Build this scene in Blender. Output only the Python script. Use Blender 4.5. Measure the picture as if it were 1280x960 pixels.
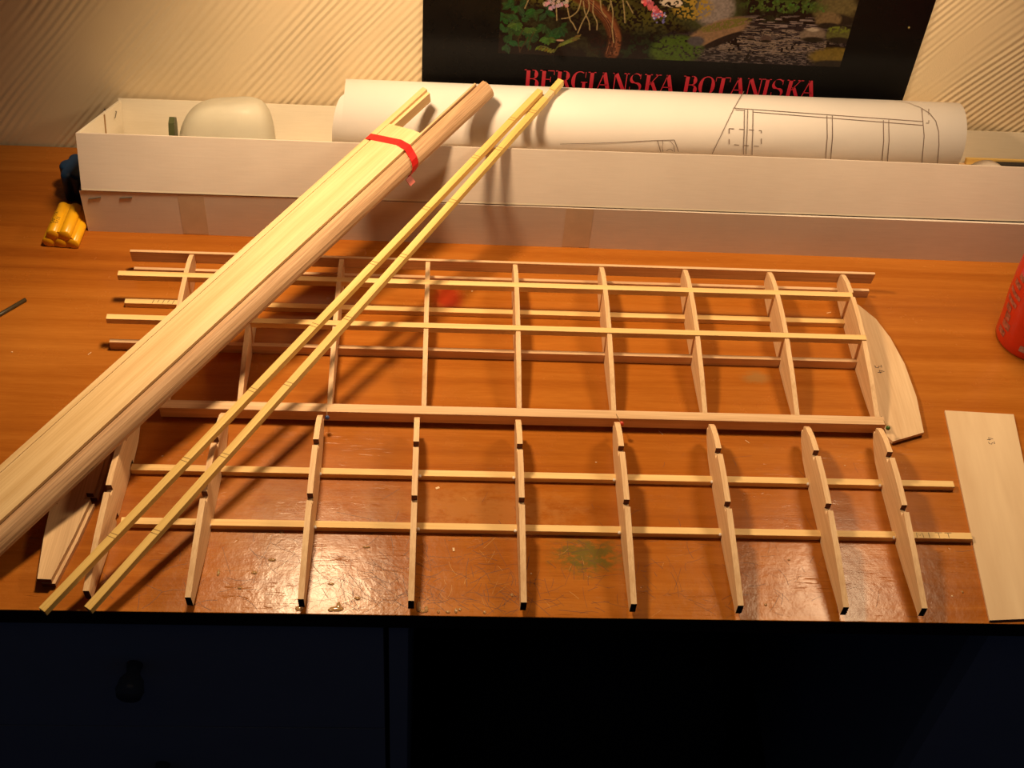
import bpy, bmesh, math, random
import numpy as np
from mathutils import Matrix, Vector
random.seed(7)
scene = bpy.context.scene
for o in list(bpy.data.objects): bpy.data.objects.remove(o)
COL = scene.collection
PI = math.pi

# ------------------------------------------------------------------ camera
ROT = np.array([[0.99776603, -0.02348676, 0.06254055],      # right
                [0.0249837, -0.73704566, -0.67538101],      # down
                [0.06195775, 0.67543472, -0.73481234]])     # forward
CAM_H = 800.0                                               # mm above the desk
cam_d = bpy.data.cameras.new('camera'); cam = bpy.data.objects.new('camera', cam_d); COL.objects.link(cam)
r, d, f = [Vector(v) for v in ROT.tolist()]
cam.matrix_world = Matrix(((r.x, -d.x, -f.x, 0), (r.y, -d.y, -f.y, 0), (r.z, -d.z, -f.z, CAM_H / 1000), (0, 0, 0, 1)))
cam_d.sensor_width = 36; cam_d.lens = 36 * 1660 / 1280; cam_d.clip_start = 0.02; cam_d.clip_end = 20
scene.camera = cam

# ------------------------------------------------------------------ world, lamps, exposure
w = bpy.data.worlds.new('world'); scene.world = w; w.use_nodes = True
w.node_tree.nodes['Background'].inputs[0].default_value = (0.25, 0.42, 1.0, 1)
w.node_tree.nodes['Background'].inputs[1].default_value = 0.010
scene.view_settings.view_transform = 'Standard'; scene.view_settings.look = 'None'
scene.view_settings.exposure = 0.0; scene.view_settings.gamma = 1.0; scene.view_settings.use_curve_mapping = False

def spot(name, loc, target, power, size, blend, radius, color):
    l = bpy.data.lights.new(name, 'SPOT'); l.energy = power; l.spot_size = math.radians(size); l.spot_blend = blend
    l.shadow_soft_size = radius; l.color = color
    o = bpy.data.objects.new(name, l); COL.objects.link(o)
    o.location = [v / 1000 for v in loc]
    o.rotation_euler = (Vector(target) - Vector(loc)).to_track_quat('-Z', 'Y').to_euler()
    return o
WARM = (1.0, 0.71, 0.41)
spot('desk_lamp_light', (-122, 842, 490), (60, 730, 0), 12.6, 136, 0.7, 0.036, WARM)
spot('second_desk_lamp_light', (460, 825, 460), (170, 720, 0), 6.6, 160, 0.7, 0.060, WARM)
al = bpy.data.lights.new('room_bounce_light', 'AREA'); al.energy = 0.5; al.size = 1.6; al.color = (1.0, 0.78, 0.5)
ao = bpy.data.objects.new('room_bounce_light', al); COL.objects.link(ao); ao.location = (0.1, 0.2, 1.9)
ao.rotation_euler = (math.radians(12), 0, 0)

# ------------------------------------------------------------------ survey helpers: a sight line met with a plane, in mm
def ray(px, py): return ROT.T @ np.array([(px - 640) / 1660.0, (py - 480) / 1660.0, 1.0])
def at(px, py, z=0.0):
    v = ray(px, py); return np.array([0, 0, CAM_H]) + v * ((z - CAM_H) / v[2])
def aty(px, py, y):
    v = ray(px, py); return np.array([0, 0, CAM_H]) + v * (y / v[1])
def project(p):
    c = ROT @ (np.array(p, float) - [0, 0, CAM_H]); return np.array([640 + 1660 * c[0] / c[2], 480 + 1660 * c[1] / c[2]])

# ------------------------------------------------------------------ material helpers
def new_mat(name):
    m = bpy.data.materials.new(name); m.use_nodes = True
    nt = m.node_tree; return m, nt, nt.nodes['Principled BSDF']
def N(nt, kind, **kw):
    n = nt.nodes.new(kind)
    for k, v in kw.items(): setattr(n, k, v)
    return n
def coords(nt, scale, rot=(0, 0, 0), space='Object'):
    tc = N(nt, 'ShaderNodeTexCoord'); mp = N(nt, 'ShaderNodeMapping')
    mp.inputs['Scale'].default_value = scale; mp.inputs['Rotation'].default_value = rot
    nt.links.new(tc.outputs[space], mp.inputs[0]); return mp.outputs[0]
def noise(nt, vec, scale=1.0, detail=4, rough=0.55, dist=0.0):
    n = N(nt, 'ShaderNodeTexNoise'); nt.links.new(vec, n.inputs['Vector'])
    n.inputs['Scale'].default_value = scale; n.inputs['Detail'].default_value = detail
    n.inputs['Roughness'].default_value = rough; n.inputs['Distortion'].default_value = dist
    return n.outputs['Fac']
def ramp(nt, fac, stops):
    c = N(nt, 'ShaderNodeValToRGB'); nt.links.new(fac, c.inputs[0]); e = c.color_ramp.elements
    while len(e) < len(stops): e.new(0.5)
    for el, (p, col) in zip(e, stops):
        el.position = p; el.color = tuple(col) + (1,) if len(col) == 3 else col
    return c.outputs[0]
def mathn(nt, op, a, b=None, c=None, clamp=False):
    n = N(nt, 'ShaderNodeMath', operation=op); n.use_clamp = clamp
    for i, v in enumerate((a, b, c)):
        if v is None: continue
        if isinstance(v, (int, float)): n.inputs[i].default_value = v
        else: nt.links.new(v, n.inputs[i])
    return n.outputs[0]
def mix(nt, fac, a, b, mode='MIX'):
    n = N(nt, 'ShaderNodeMix', data_type='RGBA', blend_type=mode)
    for i, v in ((0, fac), (6, a), (7, b)):
        if isinstance(v, (int, float)): n.inputs[i].default_value = v
        elif isinstance(v, tuple): n.inputs[i].default_value = tuple(v) + (1,)
        else: nt.links.new(v, n.inputs[i])
    return n.outputs[2]
def bump(nt, bsdf, h, strength=0.2, dist=0.001, prev=None):
    n = N(nt, 'ShaderNodeBump'); n.inputs['Strength'].default_value = strength; n.inputs['Distance'].default_value = dist
    nt.links.new(h, n.inputs['Height'])
    if prev is not None: nt.links.new(prev, n.inputs['Normal'])
    nt.links.new(n.outputs[0], bsdf.inputs['Normal']); return n.outputs[0]

def wood(name, c0, c1, c2=None, along='X', speck=0.35, rough=0.62, fine=1.0):
    m, nt, b = new_mat(name)
    s = [900 * fine] * 3; s['XYZ'.index(along)] = 22
    fibre = noise(nt, coords(nt, tuple(s)), 1, 4, 0.6)
    s = [130 * fine] * 3; s['XYZ'.index(along)] = 5
    band = noise(nt, coords(nt, tuple(s)), 1, 3, 0.5, 0.3)
    k = mathn(nt, 'ADD', mathn(nt, 'MULTIPLY', fibre, speck), mathn(nt, 'MULTIPLY', band, 1 - speck))
    stops = [(0.34, c0), (0.62, c1)] if c2 is None else [(0.30, c0), (0.5, c1), (0.68, c2)]
    nt.links.new(ramp(nt, k, stops), b.inputs['Base Color'])
    b.inputs['Roughness'].default_value = rough
    bump(nt, b, fibre, 0.25, 0.0003)
    return m
def plain(name, col, rough=0.5, metal=0.0, var=0.08, scale=60, bmp=0.0):
    m, nt, b = new_mat(name)
    n = noise(nt, coords(nt, (scale,) * 3), 1, 4)
    lo = tuple(c * (1 - var) for c in col); hi = tuple(min(1, c * (1 + var)) for c in col)
    nt.links.new(ramp(nt, n, [(0.3, lo), (0.7, hi)]), b.inputs['Base Color'])
    b.inputs['Roughness'].default_value = rough; b.inputs['Metallic'].default_value = metal
    if bmp: bump(nt, b, n, bmp, 0.0005)
    return m

BALSA = wood('balsa_rib_wood', (0.62, 0.37, 0.18), (0.84, 0.58, 0.33), along='Y', speck=0.5)
BALSA_X = wood('balsa_strip_wood', (0.56, 0.33, 0.16), (0.80, 0.54, 0.31), along='X', speck=0.45)
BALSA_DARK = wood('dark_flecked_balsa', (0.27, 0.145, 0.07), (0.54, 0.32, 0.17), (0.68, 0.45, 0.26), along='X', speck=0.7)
BALSA_PALE = wood('pale_balsa_sheet', (0.66, 0.42, 0.18), (0.84, 0.60, 0.31), along='X', speck=0.45)
PINE = wood('yellow_pine', (0.74, 0.47, 0.17), (0.90, 0.63, 0.27), along='X', speck=0.35)
PINE_GOLD = wood('golden_pine', (0.62, 0.38, 0.08), (0.86, 0.60, 0.20), along='X', speck=0.35)
MAHOG = wood('reddish_strip', (0.32, 0.13, 0.06), (0.50, 0.24, 0.12), along='X', speck=0.4)
DARK_FACE = plain('dark_rib_faces', (0.12, 0.035, 0.018), 0.8)
PLY = wood('birch_ply_face', (0.66, 0.46, 0.27), (0.80, 0.60, 0.38), along='X', speck=0.15, fine=0.25)
TIPW = wood('wing_tip_balsa', (0.60, 0.38, 0.20), (0.80, 0.57, 0.34), along='Y', speck=0.35, fine=0.6)

# ------------------------------------------------------------------ mesh helpers (input in mm)
def link(name, me, mat, parent=None, M=None, loc=None):
    o = bpy.data.objects.new(name, me); COL.objects.link(o)
    for mm in (mat if isinstance(mat, (list, tuple)) else [mat]): me.materials.append(mm)
    if M is not None: o.matrix_local = M
    if loc is not None: o.location = loc
    if parent: o.parent = parent
    return o
def mesh(name, verts, faces, smooth=False):
    me = bpy.data.meshes.new(name)
    me.from_pydata([tuple(c / 1000 for c in v) for v in verts], [], faces); me.update()
    if smooth:
        for p in me.polygons: p.use_smooth = True
    return me
def fixn(me):
    bm = bmesh.new(); bm.from_mesh(me); bmesh.ops.recalc_face_normals(bm, faces=bm.faces); bm.to_mesh(me); bm.free(); return me
def boxv(x0, x1, y0, y1, z0, z1):
    v = [(x, y, z) for x in (x0, x1) for y in (y0, y1) for z in (z0, z1)]
    f = [(0, 1, 3, 2), (4, 6, 7, 5), (0, 4, 5, 1), (2, 3, 7, 6), (0, 2, 6, 4), (1, 5, 7, 3)]
    return v, f
def joinvf(parts):
    V, F = [], []
    for v, f in parts:
        n = len(V); V += list(v); F += [tuple(i + n for i in q) for q in f]
    return V, F
def boxm(name, b, bev=0.0):
    v, f = boxv(*b); me = mesh(name, v, f)
    if bev:
        bm = bmesh.new(); bm.from_mesh(me); bmesh.ops.bevel(bm, geom=list(bm.edges), offset=bev / 1000, segments=2, affect='EDGES', profile=0.5)
        bm.to_mesh(me); bm.free()
    return me
def prism_x(outline, x0, x1):        # outline of (y, z) pushed along x
    n = len(outline); V = [(x0, y, z) for y, z in outline] + [(x1, y, z) for y, z in outline]
    F = [tuple(range(n))[::-1], tuple(range(n, 2 * n))] + [(i, (i + 1) % n, n + (i + 1) % n, n + i) for i in range(n)]
    return V, F
def prism_z(outline, z0, z1):
    n = len(outline); V = [(x, y, z0) for x, y in outline] + [(x, y, z1) for x, y in outline]
    F = [tuple(range(n))[::-1], tuple(range(n, 2 * n))] + [(i, (i + 1) % n, n + (i + 1) % n, n + i) for i in range(n)]
    return V, F
def axes(P0, P1, up=(0, 0, 1)):      # local X runs from P0 to P1; Z as close to up as it gets; Y to the left
    a = (Vector(P1) - Vector(P0)).normalized(); s = Vector(up).cross(a).normalized(); u = a.cross(s)
    p = Vector(P0) / 1000
    return Matrix(((a.x, s.x, u.x, p.x), (a.y, s.y, u.y, p.y), (a.z, s.z, u.z, p.z), (0, 0, 0, 1)))
def tube(pts, rad, seg=8):
    P = [Vector(p) for p in pts]; V, F = [], []
    for i, p in enumerate(P):
        t = (P[min(i + 1, len(P) - 1)] - P[max(i - 1, 0)]).normalized()
        a = t.cross(Vector((0, 0, 1)) if abs(t.z) < 0.9 else Vector((0, 1, 0))).normalized(); b = t.cross(a)
        rr = rad[i] if isinstance(rad, (list, tuple)) else rad
        for k in range(seg):
            q = p + a * rr * math.cos(2 * PI * k / seg) + b * rr * math.sin(2 * PI * k / seg); V.append(tuple(q))
    for i in range(len(P) - 1):
        for k in range(seg): F.append((i * seg + k, i * seg + (k + 1) % seg, (i + 1) * seg + (k + 1) % seg, (i + 1) * seg + k))
    F.append(tuple(range(seg))[::-1]); F.append(tuple(range((len(P) - 1) * seg, len(P) * seg)))
    return V, F
def lathe(prof, seg=40, c=(0, 0)):
    V, F = [], []
    for rr, z in prof:
        for k in range(seg): V.append((c[0] + rr * math.cos(2 * PI * k / seg), c[1] + rr * math.sin(2 * PI * k / seg), z))
    for i in range(len(prof) - 1):
        for k in range(seg): F.append((i * seg + k, i * seg + (k + 1) % seg, (i + 1) * seg + (k + 1) % seg, (i + 1) * seg + k))
    F.append(tuple(range(seg))[::-1]); F.append(tuple(range((len(prof) - 1) * seg, len(prof) * seg)))
    return V, F
def sphere(c, r_, seg=10, rings=6, sx=1, sy=1, sz=1):
    V = [(c[0], c[1], c[2] - r_ * sz)]; F = []
    for i in range(1, rings):
        a = -PI / 2 + PI * i / rings
        for k in range(seg): V.append((c[0] + r_ * sx * math.cos(a) * math.cos(2 * PI * k / seg), c[1] + r_ * sy * math.cos(a) * math.sin(2 * PI * k / seg), c[2] + r_ * sz * math.sin(a)))
    V.append((c[0], c[1], c[2] + r_ * sz)); top = len(V) - 1
    for k in range(seg): F.append((0, 1 + (k + 1) % seg, 1 + k)); F.append((top, top - seg + k, top - seg + (k + 1) % seg))
    for i in range(rings - 2):
        for k in range(seg):
            a = 1 + i * seg + k; b = 1 + i * seg + (k + 1) % seg; F.append((a, b, b + seg, a + seg))
    return V, F
def thing(name, label, cat, loc=(0, 0, 0), group=None):
    o = bpy.data.objects.new(name, None); COL.objects.link(o); o.empty_display_size = 0.02
    o.location = [c / 1000 for c in loc]; o['label'] = label; o['category'] = cat
    if group: o['group'] = group
    return o
def tag(o, label, cat, group=None):
    o['label'] = label; o['category'] = cat
    if group: o['group'] = group
    return o
def shift(vf, d_): return [tuple(a - b for a, b in zip(v, d_)) for v in vf[0]], vf[1]
def part(name, vf, mat, parent, origin=(0, 0, 0), smooth=False, fix=True):   # vf in scene mm, origin = parent's place
    v, f_ = shift(vf, origin); me = mesh(name, v, f_, smooth)
    if fix: fixn(me)
    return link(name, me, mat, parent)
def struct(name, vf, mat):
    o = link(name, fixn(mesh(name, *vf)), mat); o['kind'] = 'structure'; return o

# flat ribbons for print and pencil
def ribbon(pts, wd, nrm=(0, 0, 1), closed=False):
    P = [Vector(p) for p in pts]; nv = Vector(nrm); V, F = [], []
    for i, p in enumerate(P):
        t = (P[min(i + 1, len(P) - 1)] - P[max(i - 1, 0)])
        if t.length == 0: t = Vector((1, 0, 0))
        s = t.normalized().cross(nv).normalized() * wd / 2
        V += [tuple(p - s), tuple(p + s)]
    for i in range(len(P) - 1): F.append((2 * i, 2 * i + 1, 2 * i + 3, 2 * i + 2))
    return V, F
STROKES = {  # plain single line letters, unit box
 'M': [[(0, 0), (0.05, 1), (0.45, 0.35), (0.8, 1), (0.9, 0)]], 'I': [[(0.4, 0), (0.4, 1)]], 'T': [[(0.45, 0), (0.45, 1)], [(0, 1), (0.95, 1.02)]],
 '3': [[(0.1, 0.95), (0.7, 0.95), (0.35, 0.58), (0.75, 0.4), (0.6, 0.05), (0.1, 0.05)]], '4': [[(0.55, 1), (0.1, 0.35), (0.85, 0.35)], [(0.62, 0.65), (0.6, 0)]],
 '0': [[(0.4, 0), (0.1, 0.3), (0.1, 0.7), (0.4, 1), (0.7, 0.7), (0.7, 0.3), (0.4, 0)]], '5': [[(0.7, 1), (0.15, 1), (0.12, 0.55), (0.6, 0.55), (0.7, 0.25), (0.5, 0), (0.1, 0.05)]],
 'S': [[(0.75, 0.85), (0.5, 1), (0.15, 0.85), (0.2, 0.6), (0.7, 0.4), (0.72, 0.15), (0.4, 0), (0.08, 0.12)]],
 'O': [[(0.4, 0), (0.08, 0.3), (0.08, 0.7), (0.4, 1), (0.75, 0.7), (0.75, 0.3), (0.4, 0)]], 'L': [[(0.1, 1), (0.1, 0), (0.7, 0)]],
 'A': [[(0, 0), (0.4, 1), (0.8, 0)], [(0.15, 0.35), (0.65, 0.35)]], 'R': [[(0.1, 0), (0.1, 1), (0.6, 0.95), (0.7, 0.7), (0.5, 0.5), (0.1, 0.5)], [(0.4, 0.5), (0.75, 0)]],
 'Z': [[(0.1, 1), (0.75, 1), (0.1, 0), (0.8, 0)]], 'E': [[(0.7, 1), (0.1, 1), (0.1, 0), (0.7, 0)], [(0.1, 0.5), (0.55, 0.5)]],
 'm': [[(0.05, 0), (0.05, 0.6), (0.4, 0.6), (0.4, 0)], [(0.4, 0.6), (0.75, 0.55), (0.75, 0)]], 'h': [[(0.1, 0), (0.1, 1)], [(0.1, 0.5), (0.6, 0.55), (0.6, 0)]]}
def scrawl(text, h, wd, adv=0.95, width=0.75):     # letters in a plane, as (V,F) lying in local x,y with z = 0
    parts = []; x = 0
    for ch in text:
        for s in STROKES.get(ch, []): parts.append(ribbon([(x + a * h * width, b * h, 0) for a, b in s], wd))
        x += h * adv
    return joinvf(parts)
def place(vf, O, X, Y):             # put a flat drawing on the plane spanned by X, Y at O
    O, X, Y = Vector(O), Vector(X).normalized(), Vector(Y).normalized(); Z = X.cross(Y)
    return [tuple(O + X * v[0] + Y * v[1] + Z * v[2]) for v in vf[0]], vf[1]

# ================================================================== THE SETTING
WALL_Y = 1028.0; FLOOR_Z = -735.0
def wall_material():
    m, nt, b = new_mat('ribbed_wallpaper')
    tc = N(nt, 'ShaderNodeTexCoord'); sep = N(nt, 'ShaderNodeSeparateXYZ'); nt.links.new(tc.outputs['Object'], sep.inputs[0])
    X, Z = sep.outputs[0], sep.outputs[2]
    def stripes(angle, period, bend):
        ca, sa = math.cos(angle), math.sin(angle)
        u = mathn(nt, 'SUBTRACT', mathn(nt, 'MULTIPLY', X, sa), mathn(nt, 'MULTIPLY', Z, ca))   # across the ribs
        l = mathn(nt, 'ADD', mathn(nt, 'MULTIPLY', X, ca), mathn(nt, 'MULTIPLY', Z, sa))        # along them
        cv = N(nt, 'ShaderNodeCombineXYZ'); nt.links.new(mathn(nt, 'MULTIPLY', u, 9), cv.inputs[0]); nt.links.new(mathn(nt, 'MULTIPLY', l, 3), cv.inputs[1])
        nz = noise(nt, cv.outputs[0], 1, 2)
        u2 = mathn(nt, 'ADD', u, mathn(nt, 'MULTIPLY', nz, bend))
        s = mathn(nt, 'SINE', mathn(nt, 'MULTIPLY', u2, 2 * PI / period))
        cv2 = N(nt, 'ShaderNodeCombineXYZ'); nt.links.new(mathn(nt, 'MULTIPLY', u, 26), cv2.inputs[0]); nt.links.new(mathn(nt, 'MULTIPLY', l, 4.0), cv2.inputs[1])
        amp = noise(nt, cv2.outputs[0], 1, 2)
        a2 = mathn(nt, 'MULTIPLY', mathn(nt, 'SUBTRACT', amp, 0.36), 5.0, clamp=True)
        return mathn(nt, 'MULTIPLY', s, a2)
    s1 = stripes(math.radians(50), 0.0062, 0.020)
    s2 = stripes(math.radians(130), 0.0055, 0.014)
    # patches where the combing runs the other way
    pn = noise(nt, coords(nt, (4.2, 4.2, 4.2)), 1, 1)
    pm = mathn(nt, 'MULTIPLY', mathn(nt, 'SUBTRACT', pn, 0.63), 30, clamp=True)
    mixn = N(nt, 'ShaderNodeMix', data_type='FLOAT'); nt.links.new(pm, mixn.inputs[0]); nt.links.new(s1, mixn.inputs[2]); nt.links.new(s2, mixn.inputs[3])
    h = mixn.outputs[0]
    g = noise(nt, coords(nt, (900, 900, 900)), 1, 3)
    soft = noise(nt, coords(nt, (7, 7, 7)), 1, 3)
    base = ramp(nt, soft, [(0.3, (0.76, 0.60, 0.38)), (0.7, (0.82, 0.66, 0.44))])
    hh = mathn(nt, 'ADD', mathn(nt, 'MULTIPLY', h, 0.5), mathn(nt, 'MULTIPLY', g, 0.25))
    b1 = bump(nt, b, hh, 0.7, 0.0009)
    nt.links.new(base, b.inputs['Base Color']); b.inputs['Roughness'].default_value = 0.75
    return m
struct('wall_back', boxv(-1500, 1500, WALL_Y, WALL_Y + 60, FLOOR_Z, 1500), wall_material())
struct('floor', boxv(-1500, 1500, -1500, WALL_Y, FLOOR_Z - 30, FLOOR_Z), wood('shade_dark_floor_boards', (0.02, 0.012, 0.008), (0.035, 0.02, 0.012), along='Y', fine=0.1))  # near-black boards put the darkness under the desk into their colour

# ================================================================== DESK
def desk_material():
    m, nt, b = new_mat('varnished_beech_veneer')
    vec = coords(nt, (1, 1, 1))
    pore = noise(nt, coords(nt, (70, 900, 900)), 1, 3, 0.6)
    streak = noise(nt, coords(nt, (3.2, 85, 85)), 1, 5, 0.6, 0.5)
    broad = noise(nt, coords(nt, (1.4, 9, 9)), 1, 3, 0.5, 0.3)
    # staves joined edge to edge, each with its own tone
    sep = N(nt, 'ShaderNodeSeparateXYZ'); nt.links.new(vec, sep.inputs[0])
    stv = mathn(nt, 'FLOOR', mathn(nt, 'MULTIPLY', mathn(nt, 'ADD', sep.outputs[1], 0.013), 1 / 0.077))
    wn = N(nt, 'ShaderNodeTexWhiteNoise', noise_dimensions='1D'); nt.links.new(stv, wn.inputs['W'])
    k = mathn(nt, 'ADD', mathn(nt, 'ADD', mathn(nt, 'MULTIPLY', streak, 0.42), mathn(nt, 'MULTIPLY', broad, 0.34)),
              mathn(nt, 'ADD', mathn(nt, 'MULTIPLY', wn.outputs[0], 0.10), mathn(nt, 'MULTIPLY', pore, 0.16)))
    col = ramp(nt, k, [(0.33, (0.26, 0.068, 0.007)), (0.50, (0.385, 0.118, 0.013)), (0.66, (0.50, 0.178, 0.026))])
    # old marks that belong to the board: a green paint smudge, a red one, grey smears
    def blot(cx, cy, rx, ry, color, col_in, lo=0.45, sc=120, amt=0.8):
        dx = mathn(nt, 'DIVIDE', mathn(nt, 'SUBTRACT', sep.outputs[0], cx / 1000), rx / 1000)
        dy = mathn(nt, 'DIVIDE', mathn(nt, 'SUBTRACT', sep.outputs[1], cy / 1000), ry / 1000)
        rr = mathn(nt, 'SQRT', mathn(nt, 'ADD', mathn(nt, 'MULTIPLY', dx, dx), mathn(nt, 'MULTIPLY', dy, dy)))
        fall = mathn(nt, 'SUBTRACT', 1, rr, clamp=True)
        nn = noise(nt, coords(nt, (sc, sc * 1.6, sc)), 1, 5, 0.7)
        f_ = mathn(nt, 'MULTIPLY', mathn(nt, 'MULTIPLY', mathn(nt, 'SUBTRACT', mathn(nt, 'ADD', nn, mathn(nt, 'MULTIPLY', fall, 0.25)), lo), 6, clamp=True), mathn(nt, 'MULTIPLY', fall, 1.6, clamp=True))
        return mix(nt, mathn(nt, 'MULTIPLY', f_, amt), col_in, color)
    p = at(735, 695); col = blot(p[0], p[1], 40, 26, (0.10, 0.12, 0.025), col, 0.52, 130, 0.75)
    p = at(560, 372); col = blot(p[0], p[1], 17, 24, (0.50, 0.025, 0.012), col, 0.36, 60, 0.75)
    p = at(945, 472); col = blot(p[0], p[1], 16, 10, (0.30, 0.16, 0.05), col, 0.45, 90, 0.7)
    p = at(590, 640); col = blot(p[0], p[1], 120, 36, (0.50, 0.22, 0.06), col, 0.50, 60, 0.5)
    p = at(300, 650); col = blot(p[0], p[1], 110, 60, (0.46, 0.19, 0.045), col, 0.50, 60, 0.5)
    # scratches: thin stretched cells in several directions, mostly near the front edge
    sc = None
    for i, (a, sx, sy, th) in enumerate([(0.5, 12, 260, 0.035), (-0.7, 14, 240, 0.035), (1.3, 10, 220, 0.03), (0.15, 9, 300, 0.03), (-1.25, 16, 240, 0.03)]):
        v = N(nt, 'ShaderNodeTexNoise'); nt.links.new(coords(nt, (sx, sy, 1), (0, 0, a)), v.inputs['Vector']); v.inputs['Scale'].default_value = 1; v.inputs['Detail'].default_value = 1
        line = mathn(nt, 'SUBTRACT', 1, mathn(nt, 'DIVIDE', mathn(nt, 'ABSOLUTE', mathn(nt, 'SUBTRACT', v.outputs[0], 0.5)), th * 0.35), clamp=True)
        msk = noise(nt, coords(nt, (28, 28, 1), (0, 0, a + i)), 1, 2)
        line = mathn(nt, 'MULTIPLY', line, mathn(nt, 'MULTIPLY', mathn(nt, 'SUBTRACT', msk, 0.60), 7, clamp=True))
        sc = line if sc is None else mathn(nt, 'MAXIMUM', sc, line)
    front = mathn(nt, 'MULTIPLY', mathn(nt, 'SUBTRACT', 0.70, sep.outputs[1]), 6, clamp=True)
    sc = mathn(nt, 'MULTIPLY', sc, front)
    col = mix(nt, mathn(nt, 'MULTIPLY', sc, 0.45), col, (0.13, 0.04, 0.012))
    nt.links.new(col, b.inputs['Base Color'])
    wear = noise(nt, coords(nt, (30, 30, 30)), 1, 4, 0.65)
    lumps = noise(nt, coords(nt, (75, 75, 75)), 1, 4, 0.6)
    nt.links.new(mathn(nt, 'ADD', 0.15, mathn(nt, 'MULTIPLY', wear, 0.20)), b.inputs['Roughness'])
    b.inputs['Specular IOR Level'].default_value = 0.26
    n1 = bump(nt, b, pore, 0.10, 0.0003)
    n2 = bump(nt, b, mathn(nt, 'MULTIPLY', lumps, mathn(nt, 'MULTIPLY', mathn(nt, 'SUBTRACT', 0.66, sep.outputs[1]), 8, clamp=True)), 0.35, 0.0011, n1)
    bump(nt, b, sc, 0.5, -0.0006, n2)
    return m
EDGE_Y = 512.0
D0 = (0, 760, FLOOR_Z)
desk = thing('desk', 'orange brown varnished wooden desk standing against the cream wall', 'desk', D0)
DESKM = desk_material()
SHADEW = wood('shade_dark_desk_wood', (0.020, 0.010, 0.006), (0.035, 0.016, 0.009), along='X')  # near-black colour stands in for shade on the front edge and below
def desk_part(name, b, mat, bev=0.6):
    b2 = (b[0], b[1], b[2] - D0[1], b[3] - D0[1], b[4] - D0[2], b[5] - D0[2])
    return link(name, boxm(name, b2, bev), mat, desk)
top = link('desk_top', boxm('desk_top', (-800, 900, EDGE_Y, 1026, -1.5, 0.0), 0.5), DESKM, desk, loc=(0, -D0[1] / 1000, -D0[2] / 1000))
desk_part('desk_top_core', (-800, 900, EDGE_Y + 1, 1026, -18, -1.5), SHADEW, 0.4)
desk_part('back_panel', (0, 900, 1000, 1015, -700, -18), SHADEW)  # added dark panel that keeps the space under the desk black
PALE = plain('pale_painted_board', (0.52, 0.54, 0.56), 0.5, var=0.04, scale=20)
desk_part('pedestal', (430, 880, 535, 1000, FLOOR_Z, -18.2), PALE, 18)
GLUE = None
def clear_mat(name, col, rough=0.08, trans=0.85):
    m, nt, b = new_mat(name)
    nz = noise(nt, coords(nt, (200, 200, 200)), 1, 2)
    nt.links.new(ramp(nt, nz, [(0.3, tuple(c * 0.93 for c in col)), (0.7, col)]), b.inputs['Base Color'])
    b.inputs['Roughness'].default_value = rough; b.inputs['Transmission Weight'].default_value = trans; b.inputs['IOR'].default_value = 1.47
    return m
RESIN = clear_mat('dried_glue_resin', (0.80, 0.50, 0.22), 0.10, 0.55)
blobs = []
for (x, y, rx, ry) in [(420, 768, 9, 3), (423, 760, 3, 5), (413, 772, 4, 2), (523, 762, 3, 6), (533, 765, 2.5, 4), (528, 771, 4, 2), (548, 768, 2, 2), (560, 771, 3, 2),
                       (570, 770, 2, 3), (606, 768, 2, 2), (332, 652, 3, 2), (318, 716, 4, 2), (352, 664, 3, 3), (273, 716, 2, 4), (458, 684, 5, 1.5), (414, 730, 4, 1.5),
                       (373, 770, 5, 3), (575, 762, 2, 2), (640, 744, 2, 2), (986, 700, 2, 1), (957, 756, 2, 1.5), (1203, 740, 1.5, 1.5), (300, 735, 3, 1.5), (340, 700, 5, 2), (447, 748, 4, 2)]:
    c = at(x, y, 0); blobs.append(sphere((c[0], min(max(c[1], EDGE_Y + ry + 1.5), 2000), 0), 1.0, 10, 6, rx * 0.6, ry * 0.8, 0.7))
gl = part('dried_glue_drips', joinvf(blobs), RESIN, desk, D0, smooth=True); gl['kind'] = 'stuff'; gl['label'] = 'shiny dried drips of glue'
chips = []
for (x, y, l, a) in [(556, 278 + 30, 0, 0)]: pass
for (x, y, l, wd, a) in [(112, 442, 3.5, 0.5, 0.9), (15, 440, 1.2, 0.9, 0.2), (701, 308, 1.4, 1.2, 0), (1036, 391, 4, 0.7, 0.3), (590, 364, 1.4, 1, 0), (1087, 504, 2.5, 0.4, -1.1), (934, 552, 4, 0.4, -0.8),
                      (745, 578, 1.2, 0.9, 0), (1190, 745, 1, 1, 0), (664, 717, 1, 1, 0), (547, 610, 3, 1.8, 0.5), (567, 687, 1.5, 3, 0.1), (826, 541, 5, 0.35, -0.9), (203, 570, 1.5, 0.5, 0.3), (1056, 582, 1, 0.6, 0)]:
    c = at(x, y, 0); v, f_ = boxv(-l / 2, l / 2, -wd / 2, wd / 2, 0, 0.25); ca, sa = math.cos(a), math.sin(a)
    chips.append(([(c[0] + q[0] * ca - q[1] * sa, c[1] + q[0] * sa + q[1] * ca, q[2]) for q in v], f_))
cb = part('wood_crumbs', joinvf(chips), plain('wood_dust', (0.75, 0.55, 0.33), 0.8), desk, D0); cb['kind'] = 'stuff'; cb['label'] = 'tiny pale wood chips on the desk top'

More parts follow.
